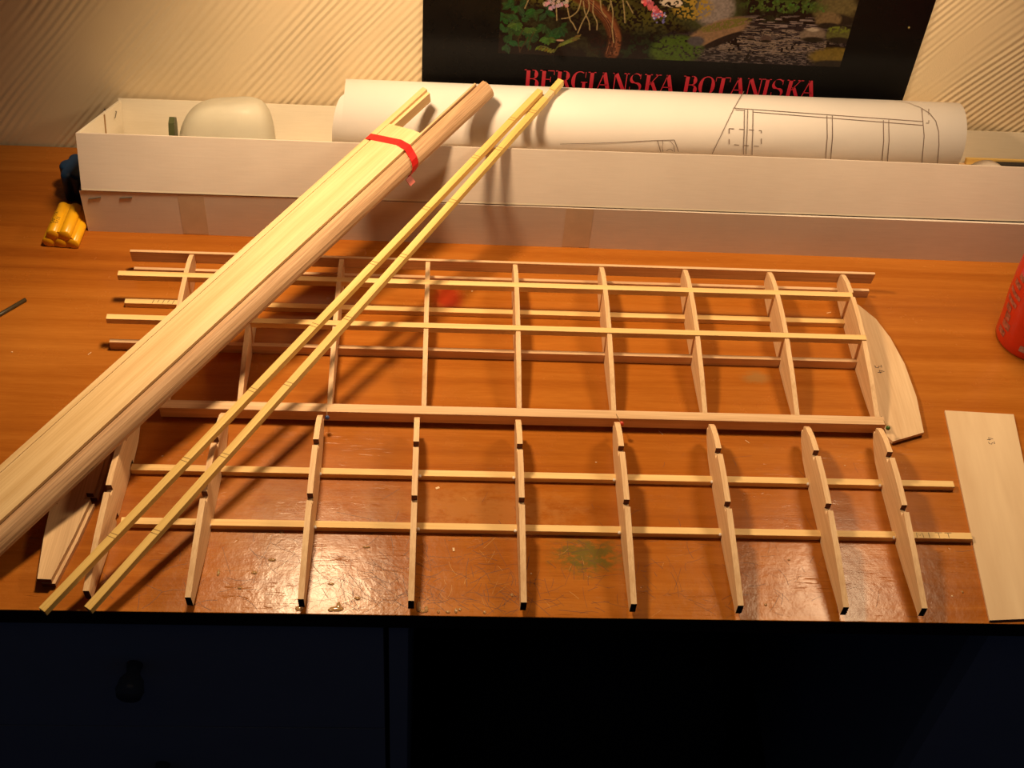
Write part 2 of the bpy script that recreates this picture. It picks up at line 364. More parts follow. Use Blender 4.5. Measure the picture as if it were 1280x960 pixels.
def strokes(n, seed, colr, wd, lo, hi, xr, yr, nm, rough, lab):
    g = random.Random(seed); P_ = []
    for _ in range(n):
        x = g.gauss((xr[0] + xr[1]) / 2, (xr[1] - xr[0]) / 3.2); y = yr[0] + (yr[1] - yr[0]) * abs(g.gauss(0, 0.42)); a = g.choice([0.5, -0.8, 1.2, -1.3, 0.1, 2.6]) + g.gauss(0, 0.25); L = g.uniform(lo, hi)
        b_ = g.gauss(0, 0.06) * L; pts = [(x + math.cos(a) * L * (t - .5) - math.sin(a) * b_ * 4 * t * (1 - t), y + math.sin(a) * L * (t - .5) + math.cos(a) * b_ * 4 * t * (1 - t), 0.03) for t in (0, .33, .66, 1)]
        if min(p[1] for p in pts) < EDGE_Y + 1: continue
        P_.append(ribbon(pts, wd * g.uniform(.6, 1.3)))
    o = part(nm, joinvf(P_), plain(nm + '_tone', colr, rough), desk, D0, fix=False); o['kind'] = 'stuff'; o['label'] = lab
strokes(330, 5, (0.13, 0.035, 0.008), 0.28, 5, 26, (-130, 130), (513, 600), 'dark_scratches', 0.5, 'fine dark knife scratches in the varnish near the front edge')
strokes(120, 6, (0.15, 0.045, 0.010), 0.28, 4, 18, (80, 330), (513, 640), 'dark_scratches', 0.5, 'fine dark scratches in the varnish')
strokes(55, 8, (0.62, 0.33, 0.11), 0.24, 3, 14, (-150, 140), (513, 610), 'pale_scratches', 0.25, 'shiny pale scratches in the varnish')

# drawer cabinet below the left of the desk
K0 = (-250, 760, FLOOR_Z)
cab = thing('drawer_cabinet', 'pale drawer cabinet with round knobs in shadow under the left of the desk', 'cabinet', K0)
def cab_part(name, b, mat, parent=None, bev=0.8):
    v, f_ = boxv(*b); o = part(name, (v, f_), mat, parent or cab, K0 if parent is None else (0, 0, 0)); return o
cab_part('side_panel', (-25, -11, 519, 990, FLOOR_Z, -18.5), PALE)
cab_part('side_panel', (-560, -546, 519, 990, FLOOR_Z, -18.5), PALE)
cab_part('back_board', (-546, -25, 980, 989, FLOOR_Z, -18.5), PALE)
knobm = plain('dark_turned_knob', (0.10, 0.11, 0.12), 0.25)
zt = -20.0
for i, hgt in enumerate((158, 158, 158, 200)):
    dr = cab_part('drawer', (-545, -29, 519, 960, zt - hgt + 2, zt), PALE)
    kz = -82 - 160 * i if i < 3 else -600
    kb = lathe([(6, 0), (5, 8), (9, 14), (10.5, 22), (9, 27), (2, 28)], 24)
    kv = [(-213 + v[0], 519 - v[2], kz + v[1]) for v in kb[0]]
    o = part('drawer_knob', (kv, kb[1]), knobm, dr, K0, smooth=True)
    zt -= hgt
# the dark bag on the floor under the desk
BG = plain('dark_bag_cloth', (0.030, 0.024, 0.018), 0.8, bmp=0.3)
bag0 = (190, 760, FLOOR_Z)
bag = thing('bag', 'dark bag with an arched strap in the shadow under the desk', 'bag', bag0)
def bag_body():
    V, F = [], []
    rows = [(0, 150, 85), (60, 165, 95), (200, 160, 90), (300, 140, 75), (345, 100, 50), (360, 55, 25)]
    for z, a, b_ in rows:
        for k in range(28):
            t = 2 * PI * k / 28; c_, s_ = math.cos(t), math.sin(t)
            V.append((190 + a * math.copysign(abs(c_) ** 0.6, c_), 760 + b_ * math.copysign(abs(s_) ** 0.6, s_), FLOOR_Z + z + (3 * math.sin(5 * t) if z > 50 else 0)))
    for i in range(len(rows) - 1):
        for k in range(28): F.append((i * 28 + k, i * 28 + (k + 1) % 28, (i + 1) * 28 + (k + 1) % 28, (i + 1) * 28 + k))
    F.append(tuple(range(28))[::-1]); F.append(tuple(range(28 * (len(rows) - 1), 28 * len(rows))))
    return V, F
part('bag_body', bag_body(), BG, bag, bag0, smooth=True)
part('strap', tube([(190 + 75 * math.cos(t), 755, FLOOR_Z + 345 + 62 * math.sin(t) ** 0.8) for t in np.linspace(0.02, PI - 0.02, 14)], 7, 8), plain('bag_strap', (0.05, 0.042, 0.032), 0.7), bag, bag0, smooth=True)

# ================================================================== CALENDAR ON THE WALL
C0 = (210, WALL_Y, 90)
cal = thing('wall_calendar', 'black wall calendar with a garden painting and red serif lettering hung on the back wall', 'calendar', C0)
CBL = plain('black_glossy_card', (0.004, 0.0035, 0.0035), 0.22, var=0.1)
CBL.node_tree.nodes['Principled BSDF'].inputs['Specular IOR Level'].default_value = 0.12
yc_ = WALL_Y - 1.6
part('calendar_sheet', boxv(-14, 435, yc_, WALL_Y - 0.2, 62, 620), CBL, cal, C0)
# the painted garden, colour laid down cell by cell like print
def smooth_noise(rng, X, Z, s):
    gx, gz = X / s, Z / s; x0, z0 = np.floor(gx).astype(int), np.floor(gz).astype(int)
    tab = rng.random((256, 256)); fx, fz = gx - x0, gz - z0; fx, fz = fx * fx * (3 - 2 * fx), fz * fz * (3 - 2 * fz)
    g = lambda a, b_: tab[a % 256, b_ % 256]
    return (g(x0, z0) * (1 - fx) + g(x0 + 1, z0) * fx) * (1 - fz) + (g(x0, z0 + 1) * (1 - fx) + g(x0 + 1, z0 + 1) * fx) * fz
def paint(X, Z):
    rng = np.random.default_rng(3); R_ = np.random.default_rng(11)
    n1 = smooth_noise(rng, X, Z, 14) * .5 + smooth_noise(rng, X, Z, 5) * .3 + smooth_noise(rng, X, Z, 2) * .2
    n2 = smooth_noise(rng, X + 70, Z + 40, 1.6); n3 = smooth_noise(rng, X, Z, 30)
    C = np.zeros(X.shape + (3,)); base = np.array([0.012, 0.006, 0.005]); C[:] = base
    C += (n1[..., None] > .58) * np.array([0.008, 0.012, 0.004]) * (0.5 + n2[..., None])
    W = lambda px, py: aty(px, py, WALL_Y)[[0, 2]]
    def blend(mask, col): 
        m_ = np.clip(mask, 0, 1)[..., None]; C[:] = C * (1 - m_) + np.array(col) * m_
    def ell(px, py, rx, ry, rot=0.0):
        c = W(px, py); dx, dz = X - c[0], Z - c[1]; ca, sa = math.cos(rot), math.sin(rot)
        return 1 - np.hypot((dx * ca + dz * sa) / rx, (-dx * sa + dz * ca) / ry)
    def stroke(pts, wd, col, soft=0.35):
        P = [W(*p) for p in pts]
        # smooth the polyline
        Q = []
        for i in range(len(P) - 1):
            p0, p1, p2, p3 = P[max(i - 1, 0)], P[i], P[i + 1], P[min(i + 2, len(P) - 1)]
            for t in np.linspace(0, 1, 6, endpoint=(i == len(P) - 2)): Q.append(0.5 * ((2 * p1) + (-p0 + p2) * t + (2 * p0 - 5 * p1 + 4 * p2 - p3) * t * t + (-p0 + 3 * p1 - 3 * p2 + p3) * t ** 3))
        D = np.full(X.shape, 1e9)
        for a, b_ in zip(Q[:-1], Q[1:]):
            ab = b_ - a; L = (ab @ ab) + 1e-9; t = np.clip(((X - a[0]) * ab[0] + (Z - a[1]) * ab[1]) / L, 0, 1)
            D = np.minimum(D, np.hypot(X - a[0] - ab[0] * t, Z - a[1] - ab[1] * t))
        blend((wd / 2 + soft - D) / soft / 1.6, col)
    def leaf(px, py, L, ang, col, wd=0.3):
        c = W(px, py); ca, sa = math.cos(ang), math.sin(ang); dx, dz = X - c[0], Z - c[1]; u = (dx * ca + dz * sa) / L; v = (-dx * sa + dz * ca) / (L * wd)
        m_ = (u > 0) & (u < 1) & (np.abs(v) < np.sin(np.clip(u, 0, 1) * PI)); blend(m_ * 0.9, [q * R_.uniform(0.65, 1.3) for q in col])
        blend(m_ * (np.abs(v) < .12) * 0.5, [q * 1.7 for q in col])
    # background foliage in the upper left and the centre right
    blend((ell(800, 20, 70, 18) * 2) * (n2 > .45) * 0.6, (0.06, 0.055, 0.010))
    blend((ell(720, -5, 60, 14) * 2) * (n2 > .4) * 0.7, (0.11, 0.10, 0.018))
    blend((ell(800, 62, 62, 22) * 1.5) * (n1 > .5) * 0.5, (0.012, 0.03, 0.010))
    blend((ell(845, 66, 26, 13) * 2.6) * (0.5 + n2 * .5), (0.075, 0.105, 0.014))
    blend((ell(720, 58, 90, 30) * .6) * (n1 > .55) * 0.5, (0.03, 0.012, 0.006))
    # left shrub with hand shaped leaves
    for (sx, sy) in [(632, 18), (650, 24), (663, 36), (640, 34), (680, 30), (690, 42), (700, 34), (632, 52), (650, 8), (668, 12), (640, 4), (625, 30), (684, 12), (660, 50)]:
        for k in range(7): leaf(sx + R_.uniform(-3, 3), sy + R_.uniform(-3, 3), R_.uniform(6, 11), R_.uniform(-2.9, -0.2) if R_.random() < .75 else R_.uniform(0, PI), (0.020, 0.058, 0.018), 0.28)
    for (sx, sy) in [(662, 34), (645, 28), (685, 46)]:
        for k in range(7): leaf(sx, sy, R_.uniform(6, 9), -0.3 - k * .4, (0.045, 0.10, 0.020), 0.3)
    for p in [[(650, 64), (648, 48), (655, 34)], [(660, 62), (663, 48), (668, 38)], [(650, 62), (660, 45)]]: stroke(p, 0.7, (0.05, 0.025, 0.012))
    # fern in front
    for k in range(6):
        leaf(696 + k * 3.6, 58 - k * 1.5, 8 + k * .6, 0.75, (0.13, 0.12, 0.025), 0.2); leaf(693 - k * 3.6, 60 - k * .8, 6, 2.3 - 4.6, (0.12, 0.12, 0.02), 0.22)
    stroke([(692, 64), (700, 54), (712, 48), (724, 47)], 0.8, (0.10, 0.11, 0.03)); stroke([(692, 64), (684, 58), (676, 56)], 0.8, (0.10, 0.11, 0.03))
    blend(ell(700, 49, 4, 1.2) * 3, (0.45, 0.25, 0.18))
    # twisted trunk
    stroke([(722, -6), (742, 6), (758, 20), (766, 36), (768, 50), (764, 66)], 11, (0.10, 0.030, 0.012), 1.5)
    stroke([(728, -6), (746, 6), (762, 22), (771, 38), (773, 52), (770, 66)], 3.5, (0.19, 0.062, 0.026), 1.0)
    for k in range(9):
        o_ = R_.uniform(-7, 7); stroke([(730 + o_, -4), (746 + o_ * .8, 10), (760 + o_ * .7, 26), (766 + o_, 44), (762 + o_ * 1.4, 66)], 0.5, (0.26, 0.10, 0.05) if k % 2 else (0.03, 0.010, 0.006))
    blend((np.maximum(ell(757, 56, 16, 11), 0) > 0) * (n2 > .6) * 0.8, (0.02, 0.006, 0.004))
    # hanging pale roots
    PR = (0.34, 0.25, 0.12)
    for p in [[(727, -4), (722, 12), (712, 20), (702, 22)], [(708, 2), (712, 22), (716, 28), (720, 36)], [(735, -4), (736, 10), (728, 26), (722, 40)], [(729, 0), (731, 14), (736, 26), (737, 36)],
              [(742, 0), (741, 14), (746, 26), (746, 36)], [(750, -2), (752, 12), (758, 20)], [(762, -4), (766, 14), (765, 34), (767, 52)], [(778, -4), (780, 12), (781, 27)], [(783, 0), (791, 15)],
              [(661, -3), (656, 9)], [(695, 2), (696, 24)], [(760, 12), (764, 0)]]: stroke(p, 0.75, PR, 0.3)
    # pale flowers above left, pink flower spikes above right
    for k in range(22):
        leaf(R_.uniform(678, 712), R_.uniform(-4, 8), 4.5, R_.uniform(0, 6.28), (0.42, 0.30, 0.30), 0.4)
    for k in range(46):
        t = R_.random(); px_ = 806 + t * 18 + R_.uniform(-5, 5); py_ = -6 + t * 22; leaf(px_, py_, 5, R_.uniform(-2.2, -0.9), (0.52, 0.085, 0.11) if R_.random() < .7 else (0.68, 0.26, 0.26), 0.35)
    for k in range(26): blend(ell(R_.uniform(816, 832), R_.uniform(15, 27), 1.0, 1.0) * 4, (0.14, 0.13, 0.40) if R_.random() < .7 else (0.5, 0.4, 0.55))
    # boulders, moss and water on the right
    bx_ = W(940, 55); water = (ell(965, 58, 105, 26) > 0) & (n1 > .30)
    blend(water * 0.8, (0.025, 0.016, 0.018))
    st = smooth_noise(np.random.default_rng(9), X * .28, Z * 2.6, 2.0); fo = smooth_noise(np.random.default_rng(19), X * .5, Z * 2.2, 1.2)
    blend(water * (st > .50) * np.clip(ell(955, 50, 72, 17) * 3, 0, 1) * 0.7, (0.26, 0.19, 0.15))
    blend(water * (fo > .62) * np.clip(ell(955, 60, 95, 22) * 3, 0, 1) * 0.5, (0.20, 0.155, 0.155))
    blend(water * (fo < .25) * 0.8, (0.012, 0.008, 0.012))
    blend((ell(985, 28, 62, 9) * 3) * (st > .62) * 0.7, (0.20, 0.15, 0.15))
    blend(np.clip(ell(888, 12, 34, 26) * 3, 0, 1) * 0.85, (0.045, 0.05, 0.018))
    blend((ell(893, 10, 20, 20) * 4) * (0.6 + .4 * n2), (0.22, 0.18, 0.17)); blend((ell(866, 9, 20, 13) * 4) * (n2 > .42) * .95, (0.30, 0.19, 0.03)); blend((ell(840, 2, 12, 5) * 4) * (n2 > .4), (0.55, 0.45, 0.36))
    blend((ell(898, 38, 30, 12, 0.45) * 6) * (0.6 + .4 * n2), (0.22, 0.13, 0.075)); blend((ell(906, 30, 26, 5, 0.3) * 5) * (n2 > .35), (0.13, 0.11, 0.028)); blend(ell(903, 49, 22, 4, 0.5) * 5, (0.02, 0.012, 0.010))
    blend((ell(846, 60, 26, 16) * 4) * (n2 > .3), (0.05, 0.085, 0.012)); blend(ell(870, 50, 9, 6) * 3, (0.07, 0.06, 0.07))
    for (a, b_, rx, ry, cc) in [(1016, 42, 13, 8, (0.17, 0.125, 0.095)), (957, 47, 6, 4, (0.08, 0.05, 0.045)), (938, 46, 4, 2.5, (0.07, 0.045, 0.04)), (1048, 42, 13, 9, (0.09, 0.085, 0.025)), (1044, 10, 22, 18, (0.11, 0.085, 0.035)), (1035, 24, 13, 9, (0.15, 0.10, 0.05)), (1042, 70, 26, 11, (0.15, 0.10, 0.018))]:
        blend((ell(a, b_, rx, ry) * 5) * (0.55 + .45 * n2), cc); blend((ell(a, b_ + ry * .8, rx, ry * .45) * 4) * .7, (0.02, 0.014, 0.010))
    blend((ell(1048, 36, 11, 4) * 4) * (n2 > .4), (0.12, 0.14, 0.02)); blend((ell(980, 6, 46, 8) * 2.5) * (n1 > .45) * .9, (0.045, 0.075, 0.014)); blend((ell(1016, 36, 7, 2.5) * 3) * .7, (0.36, 0.29, 0.23))
    for k in range(60): leaf(R_.uniform(935, 1030), R_.uniform(-5, 13), 3.2, R_.uniform(-2.5, -0.6), (0.05, 0.09, 0.02), 0.35)
    hi = Z > aty(640, -6, WALL_Y)[2] + 6      # the part above the frame carries on as foliage
    up = np.clip((Z - 200) / 20, 0, 1) * hi
    g_ = n1[..., None] * np.array([0.05, 0.09, 0.02]) + n3[..., None] * np.array([0.05, 0.02, 0.02]); C[:] = C * (1 - up[..., None]) + g_ * up[..., None]
    return C * (0.62 + 0.32 * n2[..., None])
xs = np.linspace(54, 367, 520); zs = np.concatenate([np.linspace(122.5, 202, 133), np.linspace(208, 560, 50)])
XX, ZZ = np.meshgrid((xs[:-1] + xs[1:]) / 2, (zs[:-1] + zs[1:]) / 2); PC = paint(XX, ZZ)
vx, vz = np.meshgrid(xs, zs); nv = vx.size
co = np.stack([vx.ravel() - C0[0], np.full(nv, yc_ - 0.15 - C0[1]), vz.ravel() - C0[2]], 1) / 1000
nx, nz_ = len(xs), len(zs)
ii = (np.arange(nz_ - 1)[:, None] * nx + np.arange(nx - 1)[None, :]).ravel()
quads = np.stack([ii, ii + 1, ii + nx + 1, ii + nx], 1)
me = bpy.data.meshes.new('printed_picture'); me.from_pydata(co.tolist(), [], quads.tolist())
ca_ = me.color_attributes.new('ink', 'FLOAT_COLOR', 'CORNER')
cc = np.ones((len(quads), 4)); cc[:, :3] = np.clip(PC.reshape(-1, 3), 0, 1); ca_.data.foreach_set('color', np.repeat(cc, 4, 0).ravel())
mp_, nt, b = new_mat('printed_garden_ink'); va = N(nt, 'ShaderNodeVertexColor', layer_name='ink'); nt.links.new(va.outputs[0], b.inputs['Base Color']); b.inputs['Roughness'].default_value = 0.25; b.inputs['Specular IOR Level'].default_value = 0.15
link('printed_picture', me, mp_, cal)
# serif capitals
def serif(ch, thick=0.19, thin=0.045):
    P = []
    bar = lambda x0, y0, x1, y1: P.append(([(x0, y0, 0), (x1, y0, 0), (x1, y1, 0), (x0, y1, 0)], [(0, 1, 2, 3)]))
    sf = lambda xc, y, wd=0.42: bar(xc - wd / 2, y, xc + wd / 2, y + thin)
    def slant(x0, y0, x1, y1, wd): P.append(([(x0 - wd / 2, y0, 0), (x0 + wd / 2, y0, 0), (x1 + wd / 2, y1, 0), (x1 - wd / 2, y1, 0)], [(0, 1, 2, 3)]))
    def arc(cx, cy, rx, ry, a0, a1, n=18):
        V, F = [], []
        for i in range(n + 1):
            a = math.radians(a0 + (a1 - a0) * i / n); wd = thin + (thick - thin) * abs(math.cos(a)) ** 1.3
            V += [(cx + (rx - wd) * math.cos(a), cy + (ry - thin) * math.sin(a), 0), (cx + rx * math.cos(a), cy + ry * math.sin(a), 0)]
        for i in range(n): F.append((2 * i, 2 * i + 1, 2 * i + 3, 2 * i + 2))
        P.append((V, F))
    w_ = 0.8
    if ch in 'BERKIPDL': bar(0.12, 0, 0.12 + thick, 1); sf(0.21, 0, 0.4); sf(0.21, 1 - thin, 0.4)
    if ch == 'B': bar(0.3, 1 - thin, 0.5, 1); bar(0.3, 0.5, 0.5, 0.5 + thin); bar(0.3, 0, 0.5, thin); arc(0.47, 0.76, 0.25, 0.24, -90, 90); arc(0.5, 0.26, 0.28, 0.26, -90, 90)
    if ch == 'R': bar(0.3, 1 - thin, 0.5, 1); bar(0.3, 0.48, 0.5, 0.48 + thin); arc(0.47, 0.74, 0.27, 0.26, -90, 90); slant(0.74, 0, 0.52, 0.5, 0.17); sf(0.82, 0, 0.22)
    if ch == 'E': bar(0.3, 1 - thin, 0.74, 1); bar(0.3, 0.5, 0.56, 0.5 + thin); bar(0.3, 0, 0.76, thin); bar(0.72, 0.76, 0.75, 1); bar(0.74, 0, 0.77, 0.27); bar(0.55, 0.38, 0.58, 0.66)
    if ch == 'K': slant(0.3, 0.42, 0.72, 1, 0.05); slant(0.72, 0, 0.42, 0.6, 0.19); sf(0.72, 1 - thin, 0.3); sf(0.74, 0, 0.34)
    if ch == 'I': w_ = 0.42
    if ch == 'A': slant(0.1, 0, 0.4, 1, 0.05); slant(0.7, 0, 0.42, 1, 0.2); bar(0.2, 0.32, 0.62, 0.32 + thin); sf(0.1, 0, 0.26); sf(0.7, 0, 0.36)
    if ch == 'N': bar(0.15, 0, 0.2, 1); bar(0.75, 0, 0.8, 1); slant(0.72, 0, 0.22, 1, 0.2); sf(0.17, 0, 0.28); sf(0.17, 1 - thin, 0.22); sf(0.77, 1 - thin, 0.28); w_ = 0.88
    if ch in 'GO': arc(0.46, 0.5, 0.42, 0.51, 60 if ch == 'G' else 0, 300 if ch == 'G' else 360, 30); w_ = 0.86
    if ch == 'G': bar(0.62, 0.05, 0.62 + thick * .8, 0.42); sf(0.7, 0.42, 0.34); bar(0.74, 0.68, 0.77, 0.98)
    if ch == 'T': bar(0.3, 0, 0.3 + thick, 1); bar(0.02, 1 - thin, 0.78, 1); bar(0.02, 0.75, 0.05, 1); bar(0.75, 0.75, 0.78, 1); sf(0.4, 0, 0.4)
    if ch == 'S':
        V, F = [], []; n = 26
        for i in range(n + 1):
            t = i / n
            if t < .5: a = math.radians(30 + 240 * (t / .5)); x, y = 0.38 + 0.25 * math.cos(a), 0.75 + 0.25 * math.sin(a)
            else: a = math.radians(90 - 240 * ((t - .5) / .5)); x, y = 0.38 + 0.27 * math.cos(a), 0.26 + 0.26 * math.sin(a)
            wd = thin + (thick - thin) * math.exp(-((t - .5) / .2) ** 2); V += [(x - wd / 2, y - thin / 2, 0), (x + wd / 2, y + thin / 2, 0)]
        for i in range(n): F.append((2 * i, 2 * i + 1, 2 * i + 3, 2 * i + 2))
        P.append((V, F)); bar(0.6, 0.72, 0.63, 0.98); bar(0.1, 0.02, 0.13, 0.3)
    return joinvf(P), w_
RED = plain('calendar_red_ink', (0.42, 0.018, 0.035), 0.4)
LH, X0 = 20.5, 0
adv = []; 
for ch in 'BERGIANSKA BOTANISKA': adv.append(serif(ch)[1] if ch != ' ' else 0.42)
span = 350.5 - 79.0; sx = span / sum(adv)
x = 79.0
for ch, a in zip('BERGIANSKA BOTANISKA', adv):
    if ch != ' ':
        (v, f_), _ = serif(ch); v2 = [(x + q[0] * sx, yc_ - 0.3, 106.8 - LH + q[1] * LH) for q in v]
        part('printed_letter', (v2, f_), RED, cal, C0, fix=False)
    x += a * sx
pn_ = aty(1136, 34, yc_)
part('drawing_pin', sphere((pn_[0], yc_ - 0.5, pn_[2]), 1.2, 10, 6), plain('brass_pin', (0.5, 0.4, 0.15), 0.3, 1.0), cal, C0, smooth=True)

# ================================================================== CARDBOARD BOXES
def card_mat(name, lo, hi):
    m, nt, b = new_mat(name)
    fib = noise(nt, coords(nt, (40, 600, 600)), 1, 4, 0.65); cl = noise(nt, coords(nt, (9, 9, 9)), 1, 3)
    k = mathn(nt, 'ADD', mathn(nt, 'MULTIPLY', fib, 0.4), mathn(nt, 'MULTIPLY', cl, 0.6))
    nt.links.new(ramp(nt, k, [(0.35, lo), (0.62, hi)]), b.inputs['Base Color']); b.inputs['Roughness'].default_value = 0.7
    fl = noise(nt, coords(nt, (260, 4, 30)), 1, 2)
    bump(nt, b, mathn(nt, 'ADD', fib, fl), 0.12, 0.0005); return m
CARD = card_mat('white_lined_cardboard', (0.62, 0.52, 0.445), (0.70, 0.60, 0.52))
CARD_IN = card_mat('cream_cardboard_inside', (0.70, 0.62, 0.49), (0.78, 0.70, 0.57))
STEEL = plain('steel_staple', (0.30, 0.27, 0.22), 0.45, 0.8)
TAPE = plain('yellowed_clear_tape', (0.60, 0.47, 0.34), 0.32)
RX = 640.0
def slab_quad(p, z0, z1, q, t):      # a standing panel from p to q (x, y), thickness t to the left of p->q
    a, b_ = np.array(p, float), np.array(q, float); n_ = np.array([-(b_ - a)[1], (b_ - a)[0]]); n_ = n_ / np.linalg.norm(n_) * t
    o = [tuple(a), tuple(b_), tuple(b_ + n_), tuple(a + n_)]; return prism_z(o, z0, z1)
B0 = (160, 965, 0)
lowbox = thing('cardboard_box', 'long shallow white cardboard lid with staples and tape, lying on the desk under the tray', 'box', B0)
lf, rf, lb, rb = (-306.4, 907.5), (RX, 903.5), (-306.4, 1025.5), (RX, 1025.5)
part('front_panel', slab_quad(lf, 0.9, 46.0, rf, 2.2), CARD, lowbox, B0)
part('end_panel', slab_quad(lb, 0.9, 46.0, lf, 1.6), CARD, lowbox, B0)
part('end_panel', slab_quad(rf, 0.9, 46.0, rb, 2.0), CARD, lowbox, B0)
part('back_panel', slab_quad(rb, 0.9, 46.0, lb, 2.2), CARD, lowbox, B0)
part('floor_panel', prism_z([lf, rf, rb, lb], 0.0, 0.9), CARD, lowbox, B0)
def on_front(px, py, dy=0.0):
    # point on the lower box front
    for _ in range(3):
        y = 903; p = aty(px, py, y)
        y = lf[1] + (rf[1] - lf[1]) * (p[0] - lf[0]) / (rf[0] - lf[0]); p = aty(px, py, y)
    return p
for (a, b_) in [((111, 248.5), (126, 246.5)), ((150, 247.5), (165, 246.5))]:
    p, q = on_front(*a), on_front(*b_)
    part('staple', tube([(p[0], p[1] + 0.8, p[2] - .6), (p[0], p[1] - 0.35, p[2]), (q[0], q[1] - 0.35, q[2]), (q[0], q[1] + 0.8, q[2] - .6)], 0.55, 6), STEEL, lowbox, B0)
for xa, xb in ((226, 258), (707, 741)):
    p, q = on_front(xa, 270), on_front(xb, 270)
    part('tape_strip', slab_quad((p[0], p[1]), 1.0, 45.9, (q[0], q[1]), -0.15), TAPE, lowbox, B0)
# the open tray, tipped back inside the lid with its front edge on the lid wall
TT_ = math.radians(20.0); TH_, TD_ = 50.3, 106.0; TXL = -304.0
YAW = 0.0
T0 = (0, 906.4, 47.4)
TM = Matrix.Translation(Vector(T0) / 1000) @ Matrix.Rotation(YAW, 4, 'Z') @ Matrix.Rotation(-TT_, 4, 'X')
def tray_mat(x, u, w_, rz=0.0): return TM @ Matrix.Translation(Vector((x, u, w_)) / 1000) @ Matrix.Rotation(rz, 4, 'Z')
def in_tray(x, u, w_): return np.array((TM @ (Vector((x, u, w_)) / 1000))[:]) * 1000
TF_Y, TF_Z = in_tray(0, 0, TH_)[1:]
tray = bpy.data.objects.new('cardboard_tray', None); COL.objects.link(tray); tray.empty_display_size = .03; tray.matrix_local = TM
tag(tray, 'long open white cardboard tray tipped back against the wall, holding plans and parts', 'box')
def tpart(name, vf, mat): return link(name, fixn(mesh(name, *vf)), mat, tray)
def wavy_panel(u0, u1, x0, x1, z0, z1, amp, seg=24):
    V, F = [], []
    for i in range(seg + 1):
        s_ = i / seg; x = x0 + (x1 - x0) * s_; zt_ = z1 + amp * math.sin(PI * s_) + 0.3 * math.sin(11 * s_ + 1)
        V += [(x, u0, z0), (x, u1, z0), (x, u0, zt_), (x, u1, zt_)]
    for i in range(seg):
        k = 4 * i; F += [(k, k + 4, k + 6, k + 2), (k + 1, k + 3, k + 7, k + 5), (k + 2, k + 6, k + 7, k + 3), (k, k + 1, k + 5, k + 4)]
    F += [(0, 2, 3, 1), (4 * seg, 4 * seg + 1, 4 * seg + 3, 4 * seg + 2)]; return V, F
tpart('front_panel', wavy_panel(0, 2.0, TXL, RX - 3, 1.8, TH_, 0.5), CARD)
tpart('back_panel', wavy_panel(TD_ - 2, TD_, TXL + 13, RX - 3, 1.8, TH_ + 1.5, 0.8), CARD_IN)
tpart('end_panel', joinvf([prism_z([(TXL, 2.05), (TXL + 2, 2.05), (TXL + 15, TD_ - 2.05), (TXL + 13, TD_ - 2.05)], 1.8, TH_)]), CARD_IN)
tpart('end_panel', prism_z([(RX - 5, 2.05), (RX - 3, 2.05), (RX - 3, TD_ - 2.05), (RX - 5, TD_ - 2.05)], 1.8, TH_), CARD_IN)
tpart('floor_panel', prism_z([(TXL, 0), (RX - 3, 0), (RX - 3, TD_), (TXL + 13, TD_)], 0, 1.75), CARD_IN)
def side_x(u): return TXL + 2.05 + 13 * (u - 2) / (TD_ - 4)
fa, fb = 62.0, TD_ - 3
tpart('corner_flap', prism_z([(side_x(fa), fa), (side_x(fa) + .9, fa), (side_x(fb) + .9, fb), (side_x(fb), fb)], 1.9, TH_ - .4), CARD_IN)
tpart('flap_seam', prism_z([(side_x(fa - 1.4), fa - 1.4), (side_x(fa) + .8, fa - 1.4), (side_x(fa) + .8, fa - .05), (side_x(fa), fa - .05)], 1.9, TH_ - 1), plain('brown_seam', (0.30, 0.17, 0.06), 0.8))
us = 84.0; xs_ = side_x(us) + 1.2
tpart('staple', tube([(xs_, us - 4, 41), (xs_ + 1, us - 4, 41.2), (xs_ + 1.0, us + 3, 45), (xs_, us + 3, 45)], 0.45, 6), STEEL)
def place_in_tray(o, x, u, w_, label, cat, group=None, rz=0.0):
    o.matrix_local = tray_mat(x, u, w_, rz); tag(o, label, cat, group); return o
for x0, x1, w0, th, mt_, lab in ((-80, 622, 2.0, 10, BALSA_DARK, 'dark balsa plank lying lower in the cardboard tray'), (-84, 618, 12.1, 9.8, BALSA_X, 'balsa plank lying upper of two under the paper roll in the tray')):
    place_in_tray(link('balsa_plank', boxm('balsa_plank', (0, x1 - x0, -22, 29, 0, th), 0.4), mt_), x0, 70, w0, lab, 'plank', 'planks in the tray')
place_in_tray(link('wood_strip', boxm('wood_strip', (0, 120, -2.2, 2.2, 0, 6), 0.3), PINE_GOLD), 506, 95.5, 22.0, 'thin golden wood strip along the back of the tray, right of the roll', 'strip')
place_in_tray(link('black_card_piece', fixn(mesh('black_card_piece', *prism_z([(0, 0), (10, 9), (90, 10), (90, 0)], 0, 4))), plain('matt_black_card', (0.012, 0.010, 0.010), 0.6)), 522, 78, 24.0, 'small black strip in the tray at the far right edge of the photo', 'strip')
cv, cf = [], []
for i in range(13):
    s_ = -1 + 2 * i / 12; z = 0.7 + 7 * (1 - s_ * s_); cv += [(s_ * 17, -9, z), (s_ * 17, 9, z), (s_ * 17, -9, z - .6), (s_ * 17, 9, z - .6)]
for i in range(12):
    k = 4 * i; cf += [(k, k + 4, k + 5, k + 1), (k + 2, k + 3, k + 7, k + 6), (k, k + 2, k + 6, k + 4), (k + 1, k + 5, k + 7, k + 3)]
cf += [(0, 1, 3, 2), (48, 50, 51, 49)]
place_in_tray(link('curled_card', fixn(mesh('curled_card', cv, cf, True)), CARD), 517, 64, 26.0, 'small arched piece of card in the tray just right of the roll', 'card')
